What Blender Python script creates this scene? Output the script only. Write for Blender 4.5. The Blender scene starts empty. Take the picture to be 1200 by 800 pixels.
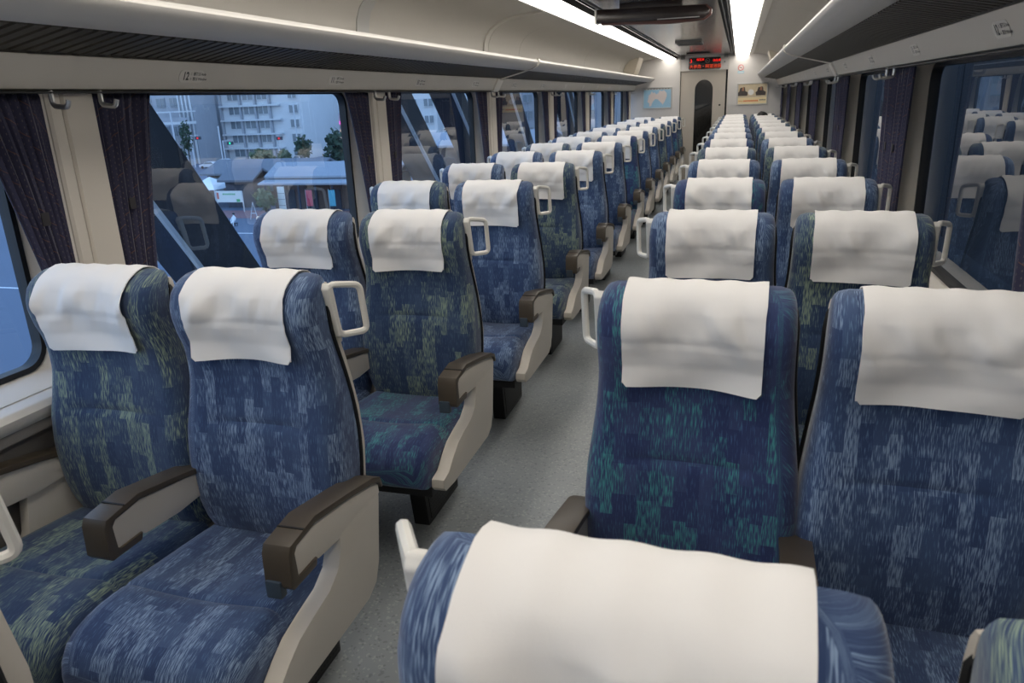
import bpy, bmesh, math, random
import numpy as np
from mathutils import Vector, Matrix

random.seed(7)
C = bpy.context.scene.collection
SC = bpy.context.scene

# ------------------------------------------------------------------ camera, world, exposure
def basis(yaw, pitch, roll):
    cy, sy = math.cos(yaw), math.sin(yaw); cp, sp = math.cos(pitch), math.sin(pitch)
    f = Vector((sy*cp, cy*cp, sp)); r0 = Vector((cy, -sy, 0)); u0 = r0.cross(f)
    r = math.cos(roll)*r0 + math.sin(roll)*u0
    u = -math.sin(roll)*r0 + math.cos(roll)*u0
    return r, u, f
r_, u_, f_ = basis(-0.2934, -0.3112, -0.0404)
cam_d = bpy.data.cameras.new('camera'); cam = bpy.data.objects.new('camera', cam_d); C.objects.link(cam)
cam.matrix_world = Matrix(((r_.x, u_.x, -f_.x, 0.5819), (r_.y, u_.y, -f_.y, 0.0), (r_.z, u_.z, -f_.z, 1.4786), (0, 0, 0, 1)))
cam_d.sensor_width = 36.0
cam_d.lens = 36.0 * 877.34 / 1200.0
cam_d.clip_start = 0.02; cam_d.clip_end = 900
cam_d.dof.use_dof = True; cam_d.dof.focus_distance = 3.2; cam_d.dof.aperture_fstop = 11.0
SC.camera = cam

world = bpy.data.worlds.new('dusk_sky'); SC.world = world; world.use_nodes = True
wn = world.node_tree; wn.nodes.clear()
wo = wn.nodes.new('ShaderNodeOutputWorld'); wb = wn.nodes.new('ShaderNodeBackground')
tc = wn.nodes.new('ShaderNodeTexCoord'); sx = wn.nodes.new('ShaderNodeSeparateXYZ'); rp = wn.nodes.new('ShaderNodeValToRGB')
rp.color_ramp.elements[0].position = 0.0; rp.color_ramp.elements[0].color = (0.52, 0.66, 0.86, 1)
rp.color_ramp.elements[1].position = 0.7; rp.color_ramp.elements[1].color = (0.20, 0.36, 0.66, 1)
wn.links.new(tc.outputs['Generated'], sx.inputs[0]); wn.links.new(sx.outputs['Z'], rp.inputs[0])
wn.links.new(rp.outputs[0], wb.inputs[0]); wb.inputs[1].default_value = 2.7
wn.links.new(wb.outputs[0], wo.inputs[0])
LAMP = 6.2                                   # radiance of the two ceiling light lines
SC.view_settings.view_transform = 'Standard'; SC.view_settings.look = 'None'
SC.view_settings.gamma = 1.0; SC.view_settings.use_curve_mapping = False
SC.view_settings.exposure = 0.0

# ------------------------------------------------------------------ materials
def lin(c):
    return tuple((v/255/12.92 if v/255 <= 0.04045 else ((v/255+0.055)/1.055)**2.4) for v in c) + (1.0,)
def N(nt, t, **kw):
    n = nt.nodes.new('ShaderNode'+t)
    for k, v in kw.items(): setattr(n, k, v)
    return n
def math_(nt, op, a, b=None, c=None, clamp=False):
    n = N(nt, 'Math', operation=op, use_clamp=clamp)
    for i, v in enumerate((a, b, c)):
        if v is None: continue
        if isinstance(v, (int, float)): n.inputs[i].default_value = v
        else: nt.links.new(v, n.inputs[i])
    return n.outputs[0]
def mixc(nt, f, a, b):
    n = N(nt, 'Mix', data_type='RGBA')
    for i, v in ((0, f), (6, a), (7, b)):
        if isinstance(v, (int, float)): n.inputs[i].default_value = v
        elif isinstance(v, tuple): n.inputs[i].default_value = v
        else: nt.links.new(v, n.inputs[i])
    return n.outputs[2]
def mat(name, col, rough=0.5, metal=0.0, spec=0.5, var=0.0, vscale=6.0, bump=0.0, bscale=200.0, emit=None, estr=0.0, coords='Object', sheen=0.0):
    m = bpy.data.materials.new(name); m.use_nodes = True; nt = m.node_tree
    b = nt.nodes['Principled BSDF']
    c = lin(col); b.inputs['Base Color'].default_value = c
    b.inputs['Roughness'].default_value = rough; b.inputs['Metallic'].default_value = metal
    b.inputs['Specular IOR Level'].default_value = spec
    if sheen: b.inputs['Sheen Weight'].default_value = sheen
    t = N(nt, 'TexCoord')
    n = N(nt, 'TexNoise'); n.inputs['Scale'].default_value = vscale; n.inputs['Detail'].default_value = 4
    nt.links.new(t.outputs[coords], n.inputs[0])
    d = tuple(v*(1-var) for v in c[:3])+(1,); l = tuple(min(1, v*(1+var)) for v in c[:3])+(1,)
    nt.links.new(mixc(nt, n.outputs[0], d, l), b.inputs['Base Color'])
    if bump:
        n2 = N(nt, 'TexNoise'); n2.inputs['Scale'].default_value = bscale; n2.inputs['Detail'].default_value = 2
        nt.links.new(t.outputs[coords], n2.inputs[0])
        bp = N(nt, 'Bump'); bp.inputs['Strength'].default_value = bump; bp.inputs['Distance'].default_value = 0.002
        nt.links.new(n2.outputs[0], bp.inputs['Height']); nt.links.new(bp.outputs[0], b.inputs['Normal'])
    if emit:
        b.inputs['Emission Color'].default_value = lin(emit); b.inputs['Emission Strength'].default_value = estr
    return m

def fabric(name, base, base2, streak, hi, amount):
    """moquette: staggered blocks of fine vertical flecks; UV is in metres"""
    m = bpy.data.materials.new(name); m.use_nodes = True; nt = m.node_tree; b = nt.nodes['Principled BSDF']
    uv = N(nt, 'TexCoord').outputs['UV']; oi = N(nt, 'ObjectInfo').outputs['Random']
    s = N(nt, 'SeparateXYZ'); nt.links.new(uv, s.inputs[0])
    u = math_(nt, 'ADD', s.outputs[0], math_(nt, 'MULTIPLY', oi, 3.7)); v = math_(nt, 'ADD', s.outputs[1], math_(nt, 'MULTIPLY', oi, 5.3))
    col = math_(nt, 'FLOOR', math_(nt, 'DIVIDE', u, 0.026))
    w1 = N(nt, 'TexWhiteNoise', noise_dimensions='1D'); nt.links.new(col, w1.inputs['W'])
    blk = math_(nt, 'FLOOR', math_(nt, 'ADD', math_(nt, 'DIVIDE', v, 0.07), math_(nt, 'MULTIPLY', w1.outputs[0], 1.0)))
    cv = N(nt, 'CombineXYZ'); nt.links.new(col, cv.inputs[0]); nt.links.new(blk, cv.inputs[1])
    w2 = N(nt, 'TexWhiteNoise', noise_dimensions='2D'); nt.links.new(cv.outputs[0], w2.inputs['Vector'])
    # big soft clusters on block ids, leaning diagonally
    cs = N(nt, 'CombineXYZ'); nt.links.new(math_(nt, 'MULTIPLY', col, 0.50), cs.inputs[0]); nt.links.new(math_(nt, 'ADD', math_(nt, 'MULTIPLY', blk, 0.42), math_(nt, 'MULTIPLY', col, 0.12)), cs.inputs[1])
    nb = N(nt, 'TexNoise'); nb.inputs['Scale'].default_value = 1.0; nb.inputs['Detail'].default_value = 0; nt.links.new(cs.outputs[0], nb.inputs[0])
    patch = math_(nt, 'ADD', math_(nt, 'MULTIPLY', nb.outputs[0], 1.7), math_(nt, 'MULTIPLY', w2.outputs[0], 0.36))
    patch = math_(nt, 'MULTIPLY', math_(nt, 'SUBTRACT', patch, 0.80, clamp=True), 1.5, clamp=True)
    cf = N(nt, 'CombineXYZ'); nt.links.new(math_(nt, 'MULTIPLY', u, 500), cf.inputs[0]); nt.links.new(math_(nt, 'MULTIPLY', v, 38), cf.inputs[1])
    nf = N(nt, 'TexNoise'); nf.inputs['Scale'].default_value = 1.0; nf.inputs['Detail'].default_value = 1.0; nt.links.new(cf.outputs[0], nf.inputs[0])
    thr = math_(nt, 'SUBTRACT', 0.575, math_(nt, 'MULTIPLY', patch, amount))
    fl = math_(nt, 'MULTIPLY', math_(nt, 'SUBTRACT', nf.outputs[0], thr), 6.0, clamp=True)
    c0 = mixc(nt, w2.outputs[0], lin(base), lin(base2))
    c1 = mixc(nt, math_(nt, 'MULTIPLY', patch, 1.6, clamp=True), lin(streak), lin(hi))
    cc = mixc(nt, fl, c0, c1)
    nt.links.new(cc, b.inputs['Base Color'])
    b.inputs['Roughness'].default_value = 0.85; b.inputs['Specular IOR Level'].default_value = 0.15
    b.inputs['Sheen Weight'].default_value = 0.25; b.inputs['Sheen Roughness'].default_value = 0.5
    bp = N(nt, 'Bump'); bp.inputs['Strength'].default_value = 0.25; bp.inputs['Distance'].default_value = 0.001
    nt.links.new(nf.outputs[0], bp.inputs['Height']); nt.links.new(bp.outputs[0], b.inputs['Normal'])
    return m

def curtain_mat(name):
    m = bpy.data.materials.new(name); m.use_nodes = True; nt = m.node_tree; b = nt.nodes['Principled BSDF']
    s = N(nt, 'SeparateXYZ'); nt.links.new(N(nt, 'TexCoord').outputs['UV'], s.inputs[0]); u, v = s.outputs[0], s.outputs[1]
    # thin rust diagonal lines
    d = math_(nt, 'FRACT', math_(nt, 'DIVIDE', math_(nt, 'SUBTRACT', v, math_(nt, 'MULTIPLY', u, 0.9)), 0.12))
    line = math_(nt, 'LESS_THAN', d, 0.022)
    # stitched dots in vertical rows
    du = math_(nt, 'LESS_THAN', math_(nt, 'FRACT', math_(nt, 'DIVIDE', u, 0.011)), 0.16)
    dv = math_(nt, 'LESS_THAN', math_(nt, 'FRACT', math_(nt, 'ADD', math_(nt, 'DIVIDE', v, 0.017), math_(nt, 'DIVIDE', u, 0.023))), 0.3)
    dot = math_(nt, 'MULTIPLY', math_(nt, 'MULTIPLY', du, dv), 0.5)
    c = mixc(nt, dot, lin((56, 56, 78)), lin((122, 112, 108)))
    c = mixc(nt, math_(nt, 'MULTIPLY', line, 0.7), c, lin((122, 88, 72)))
    nt.links.new(c, b.inputs['Base Color']); b.inputs['Roughness'].default_value = 0.8; b.inputs['Specular IOR Level'].default_value = 0.2
    b.inputs['Sheen Weight'].default_value = 0.2
    return m

def glass_mat(name, ior, tint, rough=0.0):
    m = bpy.data.materials.new(name); m.use_nodes = True; nt = m.node_tree; nt.nodes.clear()
    o = N(nt, 'OutputMaterial'); mx = N(nt, 'MixShader'); t = N(nt, 'BsdfTransparent'); g = N(nt, 'BsdfGlossy'); fr = N(nt, 'Fresnel')
    t.inputs[0].default_value = tint; g.inputs['Roughness'].default_value = rough; g.inputs[0].default_value = (1, 1, 1, 1); fr.inputs[0].default_value = ior
    nt.links.new(fr.outputs[0], mx.inputs[0]); nt.links.new(t.outputs[0], mx.inputs[1]); nt.links.new(g.outputs[0], mx.inputs[2]); nt.links.new(mx.outputs[0], o.inputs[0])
    return m

def perforated(name, col, hole, sc):
    m = bpy.data.materials.new(name); m.use_nodes = True; nt = m.node_tree; b = nt.nodes['Principled BSDF']
    s = N(nt, 'SeparateXYZ'); nt.links.new(N(nt, 'TexCoord').outputs['Object'], s.inputs[0])
    def cell(o): 
        f = math_(nt, 'SUBTRACT', math_(nt, 'FRACT', math_(nt, 'DIVIDE', o, sc)), 0.5)
        return math_(nt, 'MULTIPLY', f, f)
    r = math_(nt, 'LESS_THAN', math_(nt, 'ADD', cell(s.outputs[1]), cell(s.outputs[2])), 0.09)
    nt.links.new(mixc(nt, r, lin(col), lin(hole)), b.inputs['Base Color']); b.inputs['Roughness'].default_value = 0.6
    return m

def floor_mat():
    m = bpy.data.materials.new('speckled_vinyl'); m.use_nodes = True; nt = m.node_tree; b = nt.nodes['Principled BSDF']
    o = N(nt, 'TexCoord').outputs['Object']
    v = N(nt, 'TexVoronoi'); v.inputs['Scale'].default_value = 140; nt.links.new(o, v.inputs[0])
    n = N(nt, 'TexNoise'); n.inputs['Scale'].default_value = 2.5; n.inputs['Detail'].default_value = 5; nt.links.new(o, n.inputs[0])
    s = N(nt, 'SeparateXYZ'); nt.links.new(v.outputs['Color'], s.inputs[0])
    f1 = math_(nt, 'GREATER_THAN', s.outputs[0], 0.9); f2 = math_(nt, 'LESS_THAN', s.outputs[0], 0.07)
    base = mixc(nt, n.outputs[0], lin((134, 140, 143)), lin((158, 163, 164)))
    base = mixc(nt, math_(nt, 'MULTIPLY', f1, 0.35), base, lin((190, 195, 192))); base = mixc(nt, math_(nt, 'MULTIPLY', f2, 0.35), base, lin((80, 88, 92)))
    nt.links.new(base, b.inputs['Base Color']); b.inputs['Roughness'].default_value = 0.42; b.inputs['Specular IOR Level'].default_value = 0.4
    n2 = N(nt, 'TexNoise'); n2.inputs['Scale'].default_value = 90; nt.links.new(o, n2.inputs[0])
    bp = N(nt, 'Bump'); bp.inputs['Strength'].default_value = 0.08; bp.inputs['Distance'].default_value = 0.002; nt.links.new(n2.outputs[0], bp.inputs['Height']); nt.links.new(bp.outputs[0], b.inputs['Normal'])
    return m

M = dict(
    wall=mat('warm_white_wall', (205, 201, 193), 0.45, var=0.03),
    cove=mat('cove_panel', (198, 194, 186), 0.5, var=0.03),
    endwall=mat('end_wall_laminate', (206, 203, 200), 0.5, var=0.02),
    pillar=mat('cream_pillar', (208, 201, 190), 0.45, var=0.02),
    frame=mat('window_surround', (222, 217, 208), 0.4, var=0.02),
    lower=mat('lower_wall_grey', (128, 124, 120), 0.7, var=0.06, vscale=30, bump=0.2, bscale=400),
    seal=mat('black_rubber', (22, 24, 28), 0.5),
    header=mat('header_panel', (196, 191, 182), 0.45, var=0.03),
    nose=mat('rack_aluminium', (208, 205, 200), 0.5, metal=0.0, var=0.02),
    slat=mat('dark_rack_slat', (66, 64, 60), 0.45, metal=0.4, var=0.2, vscale=12),
    ceil=mat('glossy_ceiling_panel', (176, 174, 172), 0.16, metal=0.35, var=0.02),
    slot=mat('dark_ceiling_slot', (34, 33, 33), 0.6),
    rail=mat('ceiling_rail', (190, 190, 188), 0.35, metal=0.3),
    strip=mat('light_border', (222, 219, 212), 0.4),
    lamp=mat('lamp_diffuser', (255, 255, 255), 0.5, emit=(255, 248, 238), estr=LAMP),
    floor=floor_mat(),
    blue=fabric('moquette_blue', (50, 68, 104), (68, 88, 122), (90, 118, 152), (130, 152, 182), 0.165),
    green=fabric('moquette_green', (46, 64, 96), (62, 80, 108), (84, 110, 130), (138, 156, 138), 0.17),
    teal=fabric('moquette_teal', (46, 58, 98), (62, 74, 112), (74, 100, 142), (72, 142, 148), 0.15),
    cloth=mat('white_cloth', (236, 234, 232), 0.85, spec=0.15, var=0.015, vscale=15, bump=0.10, bscale=900, sheen=0.2),
    shell=mat('beige_plastic', (196, 190, 180), 0.42, var=0.02),
    white=mat('white_plastic', (226, 224, 218), 0.35, var=0.01),
    bronze=mat('bronze_plastic', (74, 66, 56), 0.38, var=0.08, vscale=20),
    button=mat('slate_button', (62, 74, 86), 0.4),
    pipe=mat('black_piping', (18, 19, 21), 0.5),
    steel=mat('dark_steel', (38, 38, 40), 0.5, metal=0.3, var=0.1),
    perf=perforated('perforated_steel', (40, 40, 41), (12, 12, 13), 0.016),
    chrome=mat('satin_metal', (190, 190, 188), 0.3, metal=0.8),
    curtain=curtain_mat('navy_curtain'), tie=mat('curtain_tab', (40, 38, 42), 0.7),
    glass=glass_mat('window_glass', 1.85, (0.86, 0.93, 0.97, 1)), clear=glass_mat('outer_glass', 1.001, (1, 1, 1, 1)),
    doorglass=glass_mat('door_glass', 1.7, (0.55, 0.57, 0.58, 1)),
    ink=mat('black_ink', (30, 30, 32), 0.5), plate=mat('plate_clear', (206, 202, 194), 0.35),
    door=mat('door_leaf', (190, 182, 170), 0.45, var=0.02), gap=mat('door_gap', (20, 20, 22), 0.8),
    led_body=mat('display_black', (12, 10, 12), 0.25),
    led_red=mat('led_red', (60, 4, 4), 0.5, emit=(255, 30, 20), estr=1.5), led_orange=mat('led_orange', (70, 20, 5), 0.5, emit=(255, 80, 35), estr=0.9),
    led_dim=mat('display_print', (120, 112, 112), 0.5),
    smoked=mat('dark_display_plastic', (40, 30, 28), 0.18), rust=mat('brown_red_rim', (92, 52, 44), 0.3),
    ventm=mat('vent_grille', (120, 120, 118), 0.5, metal=0.3), boxm=mat('beige_box', (206, 197, 180), 0.45),
)

# ------------------------------------------------------------------ geometry helpers
def link(o, parent=None):
    C.objects.link(o)
    if parent is not None: o.parent = parent
    return o
def obj(name, verts, faces, m, parent=None, smooth=False, uv=None):
    me = bpy.data.meshes.new(name); me.from_pydata([tuple(v) for v in verts], [], faces); me.materials.append(m)
    if uv is not None:
        l = me.uv_layers.new(name='uv')
        for p in me.polygons:
            for li, vi in zip(p.loop_indices, p.vertices): l.data[li].uv = uv[vi]
    bm = bmesh.new(); bm.from_mesh(me); bmesh.ops.recalc_face_normals(bm, faces=bm.faces)
    if smooth:
        for f in bm.faces: f.smooth = True
        for e in bm.edges:
            if len(e.link_faces) == 2 and e.calc_face_angle(0) > 0.7: e.smooth = False
    bm.to_mesh(me); bm.free()
    return link(bpy.data.objects.new(name, me), parent)
def bobj(name, bm, m, parent=None, smooth=False):
    bmesh.ops.recalc_face_normals(bm, faces=bm.faces)
    if smooth:
        for f in bm.faces: f.smooth = True
        for e in bm.edges:
            if len(e.link_faces) == 2 and e.calc_face_angle(0) > 0.6: e.smooth = False
    me = bpy.data.meshes.new(name); bm.to_mesh(me); bm.free(); me.materials.append(m)
    return link(bpy.data.objects.new(name, me), parent)
def bevel(bm, w, seg=2):
    if w > 0:
        es = [e for e in bm.edges if len(e.link_faces) == 2 and e.calc_face_angle(0) > 0.5]
        bmesh.ops.bevel(bm, geom=es, offset=w, segments=seg, profile=0.7, affect='EDGES', clamp_overlap=True)
def addbox(bm, x0, x1, y0, y1, z0, z1):
    r = bmesh.ops.create_cube(bm, size=1.0)
    for v in r['verts']:
        v.co = Vector(((x0+x1)/2+v.co.x*(x1-x0), (y0+y1)/2+v.co.y*(y1-y0), (z0+z1)/2+v.co.z*(z1-z0)))
def box(name, x0, x1, y0, y1, z0, z1, m, parent=None, bev=0.0, seg=2):
    bm = bmesh.new(); addbox(bm, min(x0, x1), max(x0, x1), y0, y1, z0, z1); bevel(bm, bev, seg)
    return bobj(name, bm, m, parent, smooth=bev > 0)
def prism(name, pts, axis, a0, a1, m, parent=None, bev=0.0, seg=2, smooth=False):
    """closed 2D outline extruded along axis; axis x: pts=(y,z); axis y: pts=(x,z); axis z: pts=(x,y)"""
    f = {'x': lambda p, a: (a, p[0], p[1]), 'y': lambda p, a: (p[0], a, p[1]), 'z': lambda p, a: (p[0], p[1], a)}[axis]
    bm = bmesh.new()
    A = [bm.verts.new(f(p, a0)) for p in pts]; B = [bm.verts.new(f(p, a1)) for p in pts]; n = len(pts)
    bm.faces.new(A); bm.faces.new(B[::-1])
    for i in range(n): bm.faces.new((A[i], A[(i+1) % n], B[(i+1) % n], B[i]))
    bmesh.ops.recalc_face_normals(bm, faces=bm.faces); bevel(bm, bev, seg)
    return bobj(name, bm, m, parent, smooth=smooth or bev > 0)
def tube_geo(path, r, n=8, closed=False, flat=1.0):
    P = [Vector(p) for p in path]; V = []; F = []; k = len(P)
    ref = Vector((0, 0, 1))
    for i in range(k):
        a = P[(i-1) % k] if (closed or i > 0) else P[i]; b = P[(i+1) % k] if (closed or i < k-1) else P[i]
        t = (b-a).normalized(); s = t.cross(ref)
        if s.length < 1e-3: s = t.cross(Vector((0, 1, 0)))
        s.normalize(); w = s.cross(t).normalized(); ref = w
        for j in range(n):
            an = 2*math.pi*j/n; V.append(P[i]+s*(r*math.cos(an))+w*(r*flat*math.sin(an)))
    for i in range(k if closed else k-1):
        for j in range(n):
            a = i*n+j; b = i*n+(j+1) % n; c = ((i+1) % k)*n+(j+1) % n; d = ((i+1) % k)*n+j; F.append((a, b, c, d))
    if not closed: F.append(tuple(range(n))[::-1]); F.append(tuple((k-1)*n+j for j in range(n)))
    return V, F
def tube(name, path, r, m, parent=None, n=8, closed=False, flat=1.0):
    V, F = tube_geo(path, r, n, closed, flat); return obj(name, V, F, m, parent, smooth=True)
def round_path(pts, rad, closed=True, seg=5):
    P = [Vector(p) for p in pts]; out = []; k = len(P)
    for i in range(k):
        if not closed and i in (0, k-1): out.append(P[i]); continue
        a, b, c = P[i-1], P[i], P[(i+1) % k]
        p = b+(a-b).normalized()*rad; q = b+(c-b).normalized()*rad
        for s in range(seg+1):
            t = s/seg; out.append(p*(1-t)**2+b*2*t*(1-t)+q*t*t)
    return out
def rrect(y0, y1, z0, z1, r, seg=6):
    o = []
    for cx, cz, a0 in ((y1-r, z1-r, 0), (y0+r, z1-r, 90), (y0+r, z0+r, 180), (y1-r, z0+r, 270)):
        for s in range(seg+1):
            a = math.radians(a0+90*s/seg); o.append((cx+r*math.cos(a), cz+r*math.sin(a)))
    return o
def text(name, body, size, m, mw, parent=None, align='CENTER', ext=0.0, bold=0.0):
    cu = bpy.data.curves.new(name, 'FONT'); cu.body = body; cu.size = size; cu.align_x = align; cu.align_y = 'CENTER'; cu.extrude = ext; cu.offset = size*bold; cu.resolution_u = 2
    o = bpy.data.objects.new(name, cu); C.objects.link(o); bpy.context.view_layer.update()
    me = bpy.data.meshes.new_from_object(o.evaluated_get(bpy.context.evaluated_depsgraph_get()))
    bpy.data.objects.remove(o); bpy.data.curves.remove(cu)
    me.transform(mw); me.materials.clear(); me.materials.append(m); me.name = name
    return link(bpy.data.objects.new(name, me), parent)
def empty(name, loc=(0, 0, 0), parent=None):
    o = bpy.data.objects.new(name, None); o.location = loc; o.empty_display_size = 0.1; return link(o, parent)
def tag(o, label, cat, group=None, kind=None):
    o['label'] = label
    if cat: o['category'] = cat
    if group: o['group'] = group
    if kind: o['kind'] = kind
    return o
def struct(o, label=None):
    o['kind'] = 'structure'
    if label: o['label'] = label
    return o
def interp(keys, vals, x):
    """monotone-ish smooth interpolation"""
    keys = np.array(keys, float); vals = np.array(vals, float); n = len(keys)
    if x <= keys[0]: return float(vals[0])
    if x >= keys[-1]: return float(vals[-1])
    i = int(np.searchsorted(keys, x)-1); h = keys[i+1]-keys[i]; t = (x-keys[i])/h
    def sl(j):
        if j == 0: return (vals[1]-vals[0])/(keys[1]-keys[0])
        if j == n-1: return (vals[-1]-vals[-2])/(keys[-1]-keys[-2])
        a = (vals[j]-vals[j-1])/(keys[j]-keys[j-1]); b = (vals[j+1]-vals[j])/(keys[j+1]-keys[j])
        return 0.0 if a*b <= 0 else 2*a*b/(a+b)
    m0, m1 = sl(i)*h, sl(i+1)*h
    return float((2*t**3-3*t**2+1)*vals[i]+(t**3-2*t**2+t)*m0+(-2*t**3+3*t**2)*vals[i+1]+(t**3-t**2)*m1)

# ------------------------------------------------------------------ carriage shell
Y0, Y1 = -1.4, 13.95
PITCH = 0.98
fl = struct(box('floor', -1.26, 1.26, Y0, Y1+2.4, -0.05, 0.0, M['floor']), 'grey speckled vinyl aisle floor of the carriage')
# a few raised floor seams along the aisle edge
WALLX = 1.24
SIDES = {'left': (-1, 1.785), 'right': (1, 1.785)}
POST = 1.972
GAPW = 0.170                                   # from pillar centre to the glass opening
def surround(name, s, xa, xb, outer, hole, m, parent):
    """deep window reveal: tapers from the room side (xa) to the glass (xb)"""
    n = len(hole); V = [(s*xa, *p) for p in outer]+[(s*xb, *p) for p in hole]+[(s*(xa+0.012), p[0], p[1]) for p in outer]+[(s*(xb+0.012), *p) for p in hole]; F = []
    for i in range(n):
        j = (i+1) % n; F += [(i, j, n+j, n+i), (2*n+i, 3*n+i, 3*n+j, 2*n+j), (i, 2*n+i, 2*n+j, j), (n+i, n+j, 3*n+j, 3*n+i)]
    return obj(name, V, F, m, parent, smooth=True)
def ring(name, s, xa, xb, outer, inner, m, parent):
    n = len(outer); V = [(s*xa, *p) for p in outer]+[(s*xa, *p) for p in inner]+[(s*xb, *p) for p in outer]+[(s*xb, *p) for p in inner]; F = []
    for i in range(n):
        j = (i+1) % n
        F += [(i, j, n+j, n+i), (2*n+i, 3*n+i, 3*n+j, 2*n+j), (i, 2*n+i, 2*n+j, j), (n+i, n+j, 3*n+j, 3*n+i)]
    return obj(name, V, F, m, parent, smooth=True)

ROWNUM = list(range(12, 0, -1))
win_n = 0
CURT = []
for side, (s, p0) in SIDES.items():
    w = struct(box('wall_'+side, s*WALLX, s*(WALLX+0.06), Y0, Y1, 0.0, 0.70, M['lower']), 'grey lower side wall under the %s windows' % side)
    prism('sill', [(s*x, z) for x, z in ((1.192, 0.712), (1.186, 0.735), (1.198, 0.752), (1.235, 0.760), (1.37, 0.768), (1.37, 0.70), (1.20, 0.70))], 'y', Y0, Y1, M['frame'], w, bev=0.004)
    prism('sill_lip', [(s*x, z) for x, z in ((1.20, 0.70), (1.20, 0.672), (1.24, 0.664), (1.24, 0.70))], 'y', Y0, Y1, M['lower'], w)
    # upper fascia above the windows behind the header
    box('fascia', s*1.235, s*1.38, Y0, Y1, 1.558, 1.90, M['wall'], w)
    posts = [p0+POST*k for k in range(-1, 7)]
    for k in range(-1, 7):
        pc = p0+POST*k
        if pc > Y1-0.05: continue
        sm = pc-0.033; PX = 1.224 if s < 0 else 1.268
        for ya, yb in ((pc-0.082, sm-0.0018), (sm+0.0018, pc+0.082)):      # two panels with the joint between
            prism('pillar_panel', [(s*(PX+0.008), ya), (s*PX, ya+0.006), (s*PX, yb-0.006), (s*(PX+0.008), yb), (s*1.38, yb), (s*1.38, ya)], 'z', 0.757, 1.56, M['pillar'], w)
        box('joint', s*(PX+0.012), s*(PX+0.03), sm-0.004, sm+0.004, 0.757, 1.556, M['slot'], w)
        for hy in (-0.085, 0.085):
            hk = round_path([(s*1.205, pc+hy, 1.552), (s*1.203, pc+hy, 1.512), (s*1.155, pc+hy, 1.506), (s*1.148, pc+hy, 1.525)], 0.012, closed=False)
            tube('coat_hook', hk, 0.0055, M['chrome'], w, n=6, flat=1.4)
    for k in range(-1, 6):
        a, b = p0+POST*k, p0+POST*(k+1)
        b = min(b, Y1)
        win_n += 1
        we = struct(empty('window_%d' % win_n, (0, 0, 0)), '%s side window, %s from the camera end' % (side, ('first', 'second', 'third', 'fourth', 'fifth', 'sixth', 'seventh')[k+1]))
        ea, eb = a+GAPW, (b-GAPW if b < Y1 else b-0.06)
        hole = rrect(ea, eb, 0.790, 1.556, 0.075)
        surround('surround', s, 1.236, 1.340, rrect(a+0.081, b-0.081 if b < Y1 else b, 0.763, 1.5575, 0.02), hole, M['frame'], we)
        inner = rrect(ea+0.016, eb-0.016, 0.806, 1.542, 0.060)
        ring('rubber_seal', s, 1.326, 1.362, hole, inner, M['seal'], we)
        gl = box('pane', s*1.345, s*1.351, ea+0.005, eb-0.005, 0.795, 1.551, M['glass'], we)
        gl.data.materials.append(M['clear'])
        for p in gl.data.polygons:
            if not (abs(p.normal.x) > 0.9 and p.normal.x*s < 0): p.material_index = 1
        g_ = (0.075, 0.083) if s < 0 else (0.006, 0.006)
        CURT.append((side, s, a+g_[0], +1, k)); CURT.append((side, s, (b-g_[1] if b < Y1 else Y1-0.005), -1, k))

    # header panel with seat numbers
    hd = struct(empty('trim_%d' % (1 if s < 0 else 2)), 'sloping light grey header panel above the %s windows' % side)
    brk = 5.73
    for (ya, yb) in ((Y0, brk-0.075), (brk+0.075, Y1)):
        prism('header_panel', [(s*x, z) for x, z in ((1.168, 1.645), (1.160, 1.638), (1.200, 1.556), (1.225, 1.5485), (1.24, 1.5485), (1.24, 1.645))], 'y', ya, yb, M['header'], hd)
        box('dark_edge_line', s*1.19, s*1.236, ya, yb, 1.5445, 1.5488, M['seal'], hd)  # thin black strip along the header's lower edge
    # label frame on the sloping face
    ex = Vector((0, 1, 0)) if s < 0 else Vector((0, -1, 0))
    up = Vector((-s*(1.200-1.160), 0, 1.638-1.556)).normalized()
    nrm = ex.cross(up).normalized()
    for i, num in enumerate(ROWNUM[:11]):
        yc = 2.255+PITCH*i if s < 0 else 2.20+PITCH*i
        cpos = Vector((s*1.1805, yc, 1.596)) + nrm*0.0012
        mw = Matrix(((ex.x, up.x, nrm.x, cpos.x), (ex.y, up.y, nrm.y, cpos.y), (ex.z, up.z, nrm.z, cpos.z), (0, 0, 0, 1)))
        pl = [mw @ Vector((p[0], p[1], 0)) for p in rrect(-0.062, 0.062, -0.021, 0.021, 0.018, 4)]
        back = [v-nrm*0.003 for v in pl]; n = len(pl)
        po = obj('number_plate', pl+back, [tuple(range(n)), tuple(range(2*n-1, n-1, -1))]+[(q, (q+1) % n, n+(q+1) % n, n+q) for q in range(n)], M['plate'], hd)
        po['label'] = 'oval seat number plate reading %d' % num
        up1 = mw @ Matrix.Translation((-0.030, 0.0, 0.0006)) @ Matrix.Scale(0.8, 4, (1, 0, 0))
        text('number', str(num), 0.038, M['ink'], up1, po, bold=0.025)
        if i < 6:
            rows = (('C', '通路側 Aisle'), ('D', '窓側 Window')) if s < 0 else (('B', '通路側 Aisle'), ('A', '窓側 Window'))
            for (ltr, wd), dz in zip(rows, (0.0085, -0.0085)):
                text('letter', ltr, 0.012, M['ink'], mw @ Matrix.Translation((-0.005, dz, 0.0006)), po)
                text('lettering', wd, 0.0125, M['ink'], mw @ Matrix.Translation((0.004, dz, 0.0006)), po, align='LEFT', bold=0.02)

    # luggage rack
    rk = empty('luggage_rack'); tag(rk, 'long %s luggage rack with pale rounded nose and dark slatted floor' % side, 'luggage rack')
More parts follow.
